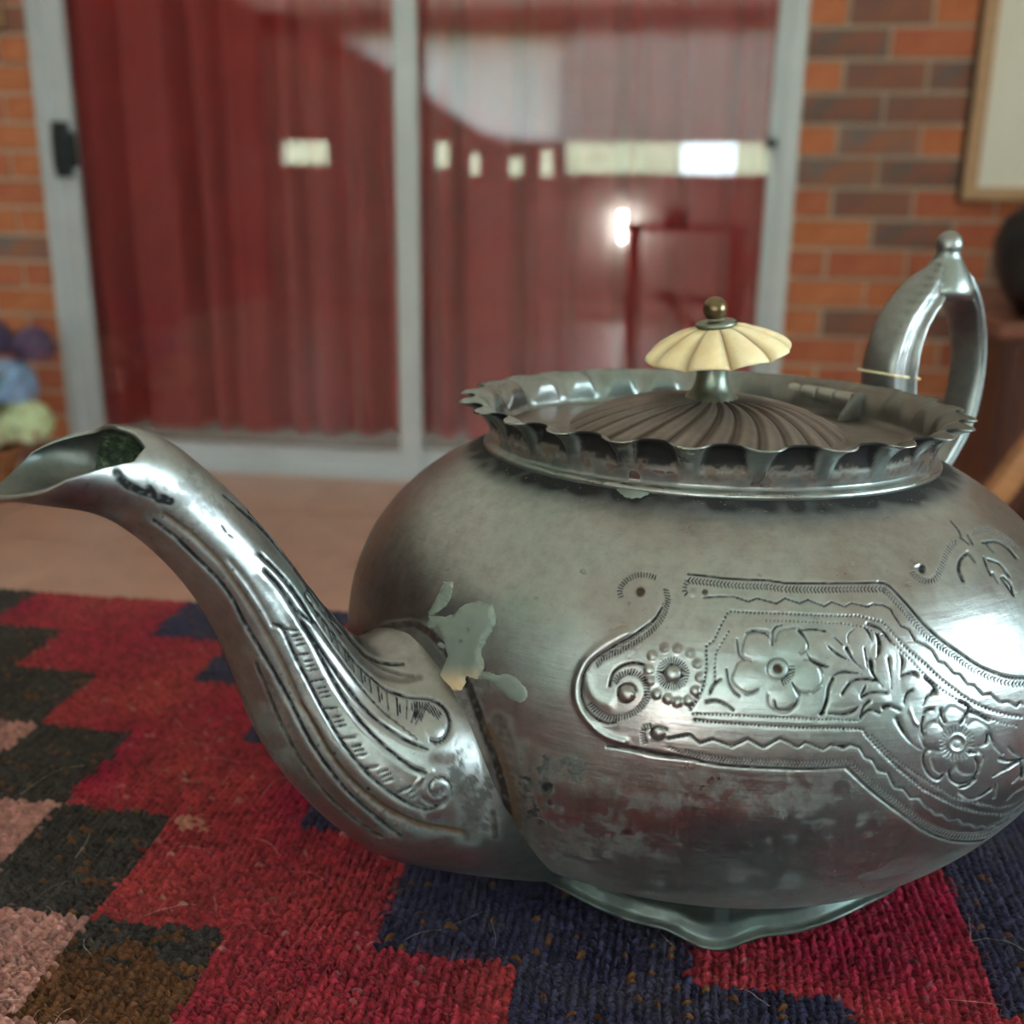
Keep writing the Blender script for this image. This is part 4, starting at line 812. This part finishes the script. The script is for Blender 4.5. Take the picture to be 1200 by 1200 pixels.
# hinge at the back of the lid
def Lp(px_, py_, z):
    d = draw_ray(px_, py_); t = (z-CAM_H)/d[2]; return np.array([0, 0, CAM_H])+t*d-TC
h0, h1 = Lp(905, 452, .1086), Lp(1001, 470, .1086); M_HNG = silver_mat('hinge_metal', (.36, .36, .33), .42, .3)
for k in range(5):
    a, b = h0+(h1-h0)*(k/5+.008), h0+(h1-h0)*((k+1)/5-.008)
    V, Fq = sweep_tube([a, a+(b-a)*.02, a+(b-a)*.06, a+(b-a)*.94, a+(b-a)*.98, b], [.0016, .00188, .0019, .0019, .00188, .0016], 20); plain_attrs(obj('hinge_knuckle', mesh_np('hinge_knuckle', V, Fq), M_HNG, POT))
dh = (h1-h0)/np.linalg.norm(h1-h0); pr_ = np.array([-dh[1], dh[0], 0]); pr_ = pr_ if pr_[1] < 0 else -pr_
bm = bmesh.new()
ring = [h1+dh*.0006+pr_*a_+np.array([0, 0, 1])*b_ for a_, b_ in ((-.002, -.002), (-.0019, .0015), (.000, .0023), (.0022, .0009), (.0060, -.0026), (.0066, -.0040), (.0, -.0040))]
lo_ = [bm.verts.new(v) for v in ring]; hi_ = [bm.verts.new(v+dh*.0012) for v in ring]; bm.faces.new(lo_); bm.faces.new(hi_[::-1])
for i in range(len(ring)): bm.faces.new([lo_[i], lo_[(i+1) % 7], hi_[(i+1) % 7], hi_[i]])
hb = obj('hinge_bracket', bm_mesh('hinge_bracket', bm), M_HNG, POT); attr(hb.data, 'tarnish', np.full(14, .55)); attr(hb.data, 'brown', np.zeros(14))

# ------------------------------------------------------------------ handle
AZH = math.radians(35.0); uh = np.array([math.cos(AZH), math.sin(AZH), 0]); nh = np.array([-uh[1], uh[0], 0]); HOFF = -.0055
HP = [((1040, 575), (1072, 568)), ((1043, 520), (1075, 515)), ((1046, 470), (1078, 470)), ((1048, 435), (1080, 440)), ((1057, 402), (1084, 412)), ((1069, 373), (1092, 385)), ((1086, 348), (1103, 365)), ((1103, 327), (1113, 354)), ((1119, 310), (1124, 349)), ((1132, 304), (1134, 349)), ((1143, 319), (1141, 356)), ((1155, 350), (1147, 372)), ((1163, 395), (1150, 400)), ((1161, 440), (1149, 440)), ((1150, 490), (1139, 488)), ((1132, 530), (1120, 528)), ((1105, 572), (1094, 566)), ((1070, 610), (1060, 602)), ((1030, 640), (1022, 630))]
HO = catmull(np.array([on_plane(*a, AZH, HOFF) for a, b in HP]), 200); HI = catmull(np.array([on_plane(*b, AZH, HOFF) for a, b in HP]), 200)
tH = np.linspace(0, len(HP)-1, 200)
cs = [(.02, -.0026), (.07, -.0036), (.16, -.0041), (.26, -.0038), (.30, -.0030), (.40, -.0029), (.50, -.0031), (.55, -.0037), (.62, -.0039), (.68, -.0036), (.74, -.0034), (.84, -.0037), (.93, -.0033), (.99, -.0022), (1.02, 0), (.99, .0022), (.93, .0034), (.80, .0039), (.2, .0039), (.06, .0034), (.0, .002), (-.02, 0)]
lam = np.array([c[0] for c in cs]); nn_ = np.array([c[1] for c in cs])
fat = 1-.58*np.exp(-((tH-8.35)/1.15)**2)-.18*sstep(10, 13, tH)
HV = []
for i in range(200):
    p = HI[i]+(HO[i]-HI[i])*lam[:, None]; HV.append(p[:, :1]*uh+p[:, 1:]*np.array([0, 0, 1.])+(nn_*1.4*fat[i])[:, None]*nh)
HV = np.array(HV)
# carved swirls on the broad upper face
swl = np.sin(tH[:, None]*7+lam[None]*9)*.00010*np.exp(-((tH[:, None]-7)/2.6)**2)*((nn_ < -.002) & (lam > .15))[None]; HV = HV-nh*swl[..., None]
def loft(name, V, m, parent):
    n, k = V.shape[:2]; W = np.concatenate([np.repeat(V[:1].mean(1, keepdims=True), k, 1), V, np.repeat(V[-1:].mean(1, keepdims=True), k, 1)])
    return obj(name, mesh_np(name, W.reshape(-1, 3), gridfaces(k, n+2, True)), m, parent)
hd = loft('handle', HV, M_SIL2, POT)
hb_ = np.zeros((202, len(cs))); hb_[:, 4:8] = .30; hb_[1:-1] += .35*np.abs(np.sin(tH[:, None]*7+lam[None]*9))**4*np.exp(-((tH[:, None]-7)/2.6)**2)*((lam > .3) & (nn_ < -.002))[None]
hb_[1:-1, 13:16] += .25; attr(hd.data, 'tarnish', np.clip(hb_, 0, .8)); attr(hd.data, 'brown', hb_*0)
k0, k1 = np.searchsorted(tH, 2.72), np.searchsorted(tH, 2.95)
ctr = HV[k0:k1].mean(1, keepdims=True); ins = loft('handle_insulator', ctr+(HV[k0:k1]-ctr)*1.13, M_IVORY, hd); attr(ins.data, 'groove', np.zeros(len(ins.data.vertices))); ins['label'] = 'thin cream ivory insulator ring'
fs, fz = on_plane(1112, 289, AZH, 0.0)
fin = lathe('handle_finial', [(.0001, -.0125), (.0082, -.0130), (.0077, -.0100), (.0067, -.0074), (.0053, -.0052), (.0041, -.0034)]+[(.0036*math.cos(x), .0004+.0036*math.sin(x)) for x in np.linspace(-.55, PI/2, 12)], M_SIL2, hd, 28, fn=lambda V, th: V*np.array([1, .92, 1])); plain_attrs(fin)
fin.location = tuple(uh*fs+np.array([0, 0, fz])); fin.rotation_euler = (0, 0, AZH)

# ------------------------------------------------------------------ foot
NF = 480; tf_ = np.linspace(0, 2*PI, NF, endpoint=False); feet = [math.radians(x) for x in (-77, 8, 103, 188)]
def oval_f(r, th, z):
    x, y = r*np.cos(th), .745*r*np.sin(th); c, s = math.cos(AL), math.sin(AL); return np.stack(np.broadcast_arrays(x*c-y*s, x*s+y*c, z), -1)
dmin = np.minimum.reduce([np.abs((tf_-f+PI) % (2*PI)-PI) for f in feet])/math.radians(45)
toe = np.exp(-(dmin/.13)**2)
zb_f = .0030*sstep(.02, .30, dmin)+.0030*sstep(.3, 1, dmin); rb_f = .0528+.0014*toe
fp = [(0, .0003, .0), (.10, .0004, .0005), (.28, -.0012, .0018), (.5, -.0024, .0050), (.75, -.0026, .0095), (.95, -.0012, .0132), (1.1, .0004, .0150), (1.25, -.0010, .0172)]
vf = np.linspace(0, 1, 26); fx = np.interp(vf*1.25, [p[0] for p in fp], [p[1] for p in fp]); fz_ = np.interp(vf*1.25, [p[0] for p in fp], [p[2] for p in fp])
RF = rb_f[None]+fx[:, None]; ZF = zb_f[None]+(fz_[:, None]/.0172)*(.0172-zb_f[None]); ZF = ZF+.00022*np.sin(tf_*52+3*np.sin(tf_*7))[None]*np.exp(-(vf[:, None]-.85)**2/.02)
RFi, ZFi = RF[::-1]-.0014, ZF[::-1]+.0003
FV = oval_f(np.concatenate([RF, RFi]), np.broadcast_to(tf_, (52, NF)), np.concatenate([ZF, ZFi])); V = np.concatenate([FV, FV[:1]]).reshape(-1, 3)
me = mesh_np('foot', V, gridfaces(NF, 53, True)); t_ = .12+.35*sstep(.5, .7, vnoise(V, 300)); attr(me, 'tarnish', t_); attr(me, 'brown', t_*0); obj('foot', me, silver_mat('foot_metal', (.095, .115, .108), .31, .3), POT)

# ------------------------------------------------------------------ table and woven rug
def wood_mat(name, ca, cb, rough=.45, sc=6, st=(1, 12, 12)):
    m, nt, b = mat(name); n = noise(nt, sc, 5, .6, stretch=st); c = ramp(nt, n, 0, [(.3, ca), (.7, cb)]); L(nt, c, 0, b, 'Base Color'); b.inputs['Roughness'].default_value = rough; return m
M_DKWOOD = wood_mat('dark_red_wood', (.075, .022, .016), (.13, .045, .030), .4, 6, (14, 14, 1)); M_TABLE = wood_mat('table_wood', (.12, .06, .03), (.2, .11, .06))
RX0, RX1, RY0_, RY1_ = -.283, .38, -.45, .3735
tb_ = empty('table', (0, -.09, 0), 'wooden table that lies hidden under the woven rug', 'table')
box('tabletop', (-.285, -.40, T-.030), (.42, .455, T-.0045), M_TABLE, tb_, .003)
for x in (-.24, .38):
    for y in (-.36, .415): box('leg', (x-.025, y-.025, 0), (x+.025, y+.025, T-.030), M_TABLE, tb_, .003)
XG = 31.5
RED, DARK, PINK, NAVY, RUST = 0, 1, 2, 3, 4
ROWY = np.array([-900, 60, 92, 124, 157, 187.5, 229, 269, 306, 338.5, 400])         # mm, row edges
def rug_kind(x, y):
    """which wool lies at (x, y) in mm: a stepped pattern on a 31.5 mm grid"""
    row = np.clip(np.searchsorted(ROWY, y)-5, -5, 5)            # 0 = the row 157..187, 1 = 187..229 and so on
    row = np.where(y < 60, np.floor((y-157)/32).astype(int), row)
    xb = -89.5-XG*row                                          # left edge of the row's red
    k = (x-xb)/XG
    out = np.where(k < -6.1, RED, np.where(k < -4.1, DARK, np.where(k < -2.2, PINK, np.where(k < -1.0, PINK, np.where(k < 0, DARK, np.where(k < 2.05, RED, np.where(k < 4.2, NAVY, np.where(k < 6.2, RED, np.where(k < 8.5, NAVY, RED)))))))))
    out = np.where((row >= 3) & (k < -1), DARK, out); out = np.where((row == 2) & (k < -1), PINK, out)
    out = np.where((x > 73.3) & (row >= 1), np.where(x < 150, NAVY, RED), out); out = np.where((x > 11.5) & (x < 73.3) & (row == 2), RED, out)
    return out
def rug_color(x, y, rg):
    n = len(x); xj = x+rg.normal(0, .45, n); yj = y+rg.normal(0, .35, n); k = rug_kind(xj, yj)
    P = np.stack([x, y, 0*x], -1); a, b, c = vnoise(P, .045), vnoise(P+7, .16), vnoise(P*np.array([.25, 1, 1])+3, .5)
    base = np.array([(.27, .018, .031), (.036, .028, .025), (.38, .175, .15), (.026, .022, .056), (.10, .038, .014)])
    k = np.where((k == DARK) & (y < 187) & (y > 125) & ((184-y)/9+(c-.5)*3.0+(a-.5) > .75), RUST, k)
    k = np.where((k == DARK) & (c > .80), RUST, k)
    col = base[k]*(.62+.76*rg.random(n))[:, None]*(.82+.36*b)[:, None]
    warm = (k == RED)[:, None]*np.clip((a-.5)*2, -1, 1)[:, None]; col = col*(1+warm*np.array([.12, .9, .05]))
    gry = (k == NAVY)[:, None]*sstep(.5, .8, b)[:, None]*.5; col = col*(1-gry)+gry*np.array([.045, .038, .055])
    fleck = (rg.random(n) < .012)[:, None]; col = np.where(fleck & (k == RED)[:, None], col*np.array([1.1, 4, 2.4])+.02, col)
    rust = (rg.random(n) < .03)[:, None]; col = np.where(rust & ((k == NAVY) | (k == DARK))[:, None], np.array([.13, .05, .018]), col)
    spot = (np.exp(-((x+115)**2+(y-226)**2)/26) > .25+.9*rg.random(n))[:, None]; return np.where(spot, np.array([.42, .17, .12]), col)
def wool_mat():
    m, nt, b = mat('rug_wool'); at = N(nt, 'ShaderNodeAttribute', attribute_name='wool'); n = noise(nt, 1800, 3, .7, stretch=(.35, 1, 1))
    c = mix(nt, 1.0, (at, 'Color'), (ramp(nt, n, 0, [(.25, .62), (.75, 1.35)]), 0), 'MULTIPLY'); put(nt, c, b.inputs['Base Color'])
    b.inputs['Roughness'].default_value = .9; b.inputs['Sheen Weight'].default_value = .09; b.inputs['Sheen Roughness'].default_value = .5; b.inputs['Specular IOR Level'].default_value = .15
    bump(nt, b, (n, 0), .7, .0006); return m
M_WOOL = wool_mat()
rug = empty('rug', (0, 0, T), 'flat woven wool rug with stepped red, navy, brown and pink blocks spread over the table', 'rug')
X = np.arange(RX0, RX1+.001, .005); Y = np.arange(RY0_, RY1_+.001, .005); gx, gy = np.meshgrid(X, Y)
bz = np.full(gx.shape, -.00125); me_v = np.stack([gx, gy, bz], -1).reshape(-1, 3); nlow = len(me_v)
V = np.concatenate([me_v, me_v-[0, 0, .003]]); F1 = gridfaces(len(X), len(Y)); F2 = F1[:, ::-1]+nlow
e = np.concatenate([np.arange(len(X)), np.arange(1, len(Y))*len(X)+len(X)-1, (len(Y)-1)*len(X)+np.arange(len(X)-2, -1, -1), np.arange(len(Y)-2, 0, -1)*len(X)])
F3 = np.stack([e, e+nlow, np.roll(e, -1)+nlow, np.roll(e, -1)], -1)
me = mesh_np('ground_weave', V, np.concatenate([F1, F2, F3])); cw = rug_color(V[:, 0]*1000, V[:, 1]*1000, np.random.default_rng(4))*.5+np.array([.012, .006, .004])
attr(me, 'wool', np.c_[cw, np.ones(len(V))], 'COLOR'); obj('ground_weave', me, M_WOOL, rug)
# every stitch a little wool lump, packed in ribs that run along the table
SX, SY = .00190, .00140
def stitches(name, y0_, y1_, n, seed, f=1.0, rest=False):
    SX, SY = .00190*f, .00140*f
    rg = np.random.default_rng(seed); nx = int((.375+.282)/SX); ny = int((y1_-y0_)/SY)
    ix, iy = np.meshgrid(np.arange(nx), np.arange(ny)); ix, iy = ix.ravel(), iy.ravel()
    cx = -.2815+ix*SX+rg.normal(0, .00014, len(ix)); cy = y0_+iy*SY+(ix % 2)*SY*.5+rg.normal(0, .00012, len(ix))
    # the outline of the weave wavers a little
    cy += .0006*np.sin(cx*90)+.0004*np.sin(cx*240+1); cx += .0005*np.sin(cy*120+2)
    kx, ky = cx*CY_+cy*SY_, -cx*SY_+cy*CY_; pp = draw_xy(np.stack([kx, ky, 0*kx], -1)-TC)
    inside = (pp[:, 0] > -330)&(pp[:, 0] < 1530)&(pp[:, 1] < 1420)&(cy > .130)
    keep = (cy < RY1_-.0006)&(~inside if rest else inside)&~((np.hypot((cx-.01)/.03, (cy-.235)/.025) < .6)); cx, cy, ix = cx[keep], cy[keep], ix[keep]
    col = rug_color(cx*1000, cy*1000, rg); m = len(cx)
    ang = np.where(ix % 2 == 0, .55, -.55)+rg.normal(0, .22, m); ln = SX*.80*(1+rg.normal(0, .15, m)); wd = SY*.52*(1+rg.normal(0, .14, m)); hz = .00125+rg.normal(0, .0002, m)
    g = np.linspace(-1, 1, n); a, b = np.meshgrid(g, g); a, b = a.ravel(), b.ravel(); rad = np.maximum(abs(a), abs(b)); rr2 = np.hypot(a, b)+1e-9
    a2, b2 = a/rr2*rad, b/rr2*rad; dz = np.sqrt(np.clip(1-rad**2, 0, 1))*1.0
    lx, ly = a2[None]*ln[:, None], b2[None]*wd[:, None]; c_, s_ = np.cos(ang)[:, None], np.sin(ang)[:, None]
    VX = cx[:, None]+lx*c_-ly*s_; VY = cy[:, None]+lx*s_+ly*c_; VZ = -.00128+dz[None]*hz[:, None]
    V = np.stack([VX, VY, VZ], -1).reshape(-1, 3); F = (gridfaces(n, n)[None]+(np.arange(m)*n*n)[:, None, None]).reshape(-1, 4)
    me = mesh_np(name, V, F); cc = np.repeat(col, n*n, 0)*(np.tile(.62+.5*dz, m))[:, None]*0+np.repeat(col, n*n, 0)
    attr(me, 'wool', np.c_[cc, np.ones(len(V))], 'COLOR'); o = obj(name, me, M_WOOL, rug); o['kind'] = 'stuff'
stitches('wool_stitches', .130, .250, 4, 21); stitches('wool_stitches', .250, .374, 3, 22); stitches('wool_stitches', RY0_+.002, .374, 3, 23, 1.9, True)
# loose fibres
def fibres(n, seed, lo, hi, thick, name, colfn):
    r = np.random.default_rng(seed); VV, FF, CC, k = [], [], [], 0
    for _ in range(n):
        x, y = r.uniform(-.20, .19), r.uniform(.14, .30)**1.0
        ln = r.uniform(lo, hi); a = r.uniform(0, 2*PI); cv = r.normal(0, 90); m = 5 if ln < .0065 else 7; P = [(x, y, -.0004)]; up = r.uniform(.03, .3)
        for i in range(1, m):
            a += cv*ln/m*.5+r.normal(0, .18); x += math.cos(a)*ln/m; y += math.sin(a)*ln/m; P.append((x, y, -.0004+ln*up*math.sin(i/(m-1)*PI*.9)*.5+.0002))
        V, Fq = sweep_tube(P, [thick*(1-.5*i/(m-1)) for i in range(m)], 3); VV.append(V); FF.append(Fq+k); k += len(V); CC.append(np.repeat(colfn(P[0], r)[None], len(V), 0))
    me = mesh_np(name, np.concatenate(VV), np.concatenate(FF)); attr(me, 'wool', np.c_[np.concatenate(CC), np.ones(k)], 'COLOR'); o = obj(name, me, M_WOOL, rug); o['kind'] = 'stuff'
def fibre_col(p, r):
    c = rug_color(np.array([p[0]*1000]), np.array([p[1]*1000]), r)[0]; return c*2.0+.03
fibres(13000, 31, .0015, .006, .000032, 'wool_fuzz', fibre_col)
fibres(90, 33, .007, .016, .00005, 'stray_hairs', lambda p, r: np.array([.50, .44, .38])*r.uniform(.5, 1.2))

# ------------------------------------------------------------------ things by the brick wall
def frame_picture(name, loc, w_, h_, label, fw=.035, mw=.16, art=None):
    """a framed, mounted picture hanging on the wall; loc is its lower left corner"""
    p = empty(name, loc, label, 'picture'); M_F = wood_mat('pale_frame_wood', (.50, .30, .17), (.62, .40, .24), .5)
    boxes('frame', [((0, -.030, 0), (fw, 0, h_)), ((w_-fw, -.030, 0), (w_, 0, h_)), ((fw, -.030, 0), (w_-fw, 0, fw)), ((fw, -.030, h_-fw), (w_-fw, 0, h_))], M_F, p, .003)
    box('mount', (fw, -.012, fw), (w_-fw, -.002, h_-fw), simple('cream_mount', (.88, .87, .80), .9), p)
    pm, nt, b = mat('painted_print'); n = noise(nt, 11, 5, .65); c = ramp(nt, n, 0, [(.35, (.50, .46, .38)), (.5, (.20, .22, .15)), (.62, (.30, .20, .14)), (.72, (.45, .42, .35))]); L(nt, c, 0, b, 'Base Color')
    box('print', (mw, -.0135, mw), (w_-mw, -.012, h_-mw), pm, p)
    box('shadow_backing', (-.012, -.004, -.004), (w_+.004, .0, h_+.004), simple('shadow_gap_dark', (.05, .03, .02), .8), p); return p  # dark board jutting out at left, stands in for the frame's shadow gap
frame_picture('framed_picture', (.812, D-.028, .918), .78, .92, 'pale wood framed picture with a wide cream mount on the brick wall', .036, .165)
o = frame_picture('framed_picture', (-2.50, D-.028, 1.405), .385, .5, 'small framed picture on the bricks beside the door, only its lower corner in view', .03, .09)
# sideboard with slatted doors
sb = empty('sideboard', (1.27, 2.98, 0), 'dark red wooden sideboard with grooved doors under the framed picture', 'sideboard')
box('carcass', (-.45, -.20, .06), (.45, .20, .595), M_DKWOOD, sb, .004)
box('top_board', (-.475, -.225, .595), (.475, .21, .632), wood_mat('worn_red_wood', (.20, .065, .045), (.30, .12, .085), .4, 5), sb, .006)
for sx in (-1, 1):
    d_ = box('cabinet_door', (min(sx*.44, sx*.005), -.222, .08), (max(sx*.44, sx*.005), -.200, .585), M_DKWOOD, sb, .004)
    for i in range(7): box('slat', (sx*.225-.19+i*.057, -.232, .10), (sx*.225-.19+i*.057+.038, -.220, .565), M_DKWOOD, d_, .004)
    V, Fq = sweep_tube([(sx*.03, -.235, .33), (sx*.03, -.25, .33)], [.012, .015], 12); obj('knob', mesh_np('knob', V, Fq), M_ALU_DARK, d_)
for x in (-.42, .42):
    for y in (-.17, .17): box('leg', (x-.025, y-.025, 0), (x+.025, y+.025, .06), M_DKWOOD, sb, .004)
M_BLACK = simple('black_glaze', (.018, .018, .02), .35, 0, 30, .4)
vz = lathe('round_vase', [(0, 0), (.07, 0), (.08, .01), (.12, .07), (.145, .14), (.15, .19), (.13, .245), (.085, .285), (.065, .30), (.07, .325), (.062, .325), (.055, .30), (.075, .28), (.10, .2), (0, .05)], M_BLACK, None, 48)
vz.location = (.955, 2.93, .632); tag(vz, 'round black vase on the sideboard, below the framed picture', 'vase')
# a wooden folding chair, of which one arm crosses the edge of the picture
M_OAK = wood_mat('orange_chair_wood', (.36, .15, .055), (.52, .25, .11), .4, 7, (2, 2, 14))
ch = empty('folding_chair', (.10, 1.30, 0), 'orange-brown wooden chair by the sideboard, one slanting post in view', 'chair')
def beam(name, a, b, wd, th_, parent, m):
    a, b = Vector(a), Vector(b); ln = (b-a).length; bm = bmesh.new(); add_box(bm, (-wd/2, -th_/2, 0), (wd/2, th_/2, ln), min(wd, th_)*.22)
    o = obj(name, bm_mesh(name, bm), m, parent); o.matrix_local = Matrix.Translation(a) @ (b-a).to_track_quat('Z', 'Y').to_matrix().to_4x4(); return o
for s_ in (0, -.42):
    beam('leg', (.26, s_, .0), (-.16, s_, .45), .045, .022, ch, M_OAK); beam('leg', (-.20, s_-.03 if s_ == 0 else s_+.03, .0), (.20, s_-.03 if s_ == 0 else s_+.03, .43), .045, .022, ch, M_OAK)
    beam('back_post', (.175, s_, .36), (.49, s_, .93), .03, .026, ch, M_OAK)
beam('back_rail', (.47, .01, .90), (.47, -.43, .90), .06, .02, ch, M_OAK); beam('back_rail', (.39, .01, .74), (.39, -.43, .74), .05, .018, ch, M_OAK); beam('front_rail', (-.17, 0, .43), (-.17, -.42, .43), .04, .02, ch, M_OAK)
M_CLOTH = simple('dark_canvas', (.05, .018, .016), .9, 0, 40, .3)
gx, gy = np.meshgrid(np.linspace(-.17, .20, 14), np.linspace(-.405, -.015, 8)); gz = .43-.03*np.sin((gx+.17)/.37*PI)
so_ = obj('seat', mesh_np('seat', np.stack([gx, gy, gz], -1).reshape(-1, 3), gridfaces(14, 8)), M_CLOTH, ch); s = so_.modifiers.new('t', 'SOLIDIFY'); s.thickness = .006
# potted hydrangea left of the door
M_TERRA = simple('terracotta_pot', (.33, .13, .05), .8, 0, 25, .2); M_LEAF = simple('hydrangea_leaf', (.05, .12, .025), .55, 0, 30, .4)
hy = empty('potted_hydrangea', (-2.05, 2.90, 0), 'potted hydrangea with pale green, cream, blue and violet heads beside the door frame', 'plant')
lathe('pot', [(0, 0), (.07, 0), (.075, .01), (.095, .13), (.108, .135), (.110, .165), (.10, .167), (.095, .15), (.07, .14), (0, .14)], M_TERRA, hy, 40)
def petals(m_col, c, R_, n, seed, name, lab):
    r = np.random.default_rng(seed); V, F = [], []; k = 0
    g = PI*(3-5**.5)
    for i in range(n):
        z = 1-1.55*(i+.5)/n; rad = math.sqrt(max(0, 1-z*z)); d = np.array([rad*math.cos(g*i), rad*math.sin(g*i), z]); d += r.normal(0, .06, 3); d /= np.linalg.norm(d)
        a = np.cross(d, [.3, .2, 1]); a /= np.linalg.norm(a); b = np.cross(d, a); ctr = np.array(c)+d*R_*r.uniform(.93, 1.05); s_ = R_*.21; ro = r.uniform(0, PI)
        for q_ in range(4):
            t = ro+q_*PI/2; e1 = a*math.cos(t)+b*math.sin(t); e2 = -a*math.sin(t)+b*math.cos(t)
            V += [ctr, ctr+e1*s_*.6+e2*s_*.45+d*s_*.18, ctr+e1*s_*1.1+d*s_*.05, ctr+e1*s_*.6-e2*s_*.45+d*s_*.18]; F.append([k, k+1, k+2, k+3]); k += 4
    o = obj(name, mesh_np(name, np.array(V), np.array(F)), m_col, hy); o['label'] = lab
HC = ((( .70, .82, .50), (.165, -.01, .245), .072, 'pale green flower head'), ((.78, .76, .50), (.065, -.05, .225), .062, 'cream flower head'), ((.30, .46, .72), (.115, .0, .355), .078, 'pale blue flower head'), ((.10, .07, .16), (.175, .05, .465), .06, 'violet flower head'), ((.62, .76, .48), (-.08, .02, .30), .075, 'pale green flower head'), ((.11, .08, .18), (.03, .05, .48), .07, 'violet flower head'))
for i, (c, p, r_, lb) in enumerate(HC):
    petals(simple('hydrangea_petals', c, .7, 0, 30, .15), p, r_, 110, 40+i, 'flower_head', lb)
    V, Fq = sweep_tube(catmull([(p[0]*.2, p[1]*.2, .14), (p[0]*.5, p[1]*.5, .14+(p[2]-.14)*.6), (p[0]*.95, p[1]*.95, p[2]-.01)], 10), .005, 6); obj('stem', mesh_np('stem', V, Fq), M_LEAF, hy)
for i in range(26):
    a = rnd.uniform(0, 2*PI); ln = rnd.uniform(.06, .10); z = rnd.uniform(.16, .38); rr0 = rnd.uniform(.02, .07)
    g = np.linspace(0, 1, 7); wv = np.sin(g*PI)**.8*.036; P = []
    for sgn in (-1, 0, 1):
        for q_, w_ in zip(g, wv):
            rad = rr0+ln*q_; P.append((rad*math.cos(a)-sgn*w_*math.sin(a), rad*math.sin(a)+sgn*w_*math.cos(a), z+.04*math.sin(q_*2.4)+.012*abs(sgn)*(w_/.036)))
    obj('leaf', mesh_np('leaf', np.array(P), gridfaces(7, 3)), M_LEAF, hy)
# the slim tube lamp on the wall behind the viewer, seen as the bright mark in the door glass
lp = empty('tube_lamp', (-.455, YB+.09, .67), 'small white upright tube lamp below the long window behind the viewer', 'lamp')
a = np.linspace(-PI/2, PI/2, 8); V, Fq = sweep_tube([(0, 0, -.125), (0, 0, -.12), (0, 0, .12), (0, 0, .125)], [.012, .02, .02, .012], 16); obj('lamp_tube', mesh_np('lamp_tube', V, Fq), lamp_mat(), lp)
box('lamp_bracket', (-.02, .018, -.03), (.02, .09, .03), M_ALU, lp, .003)
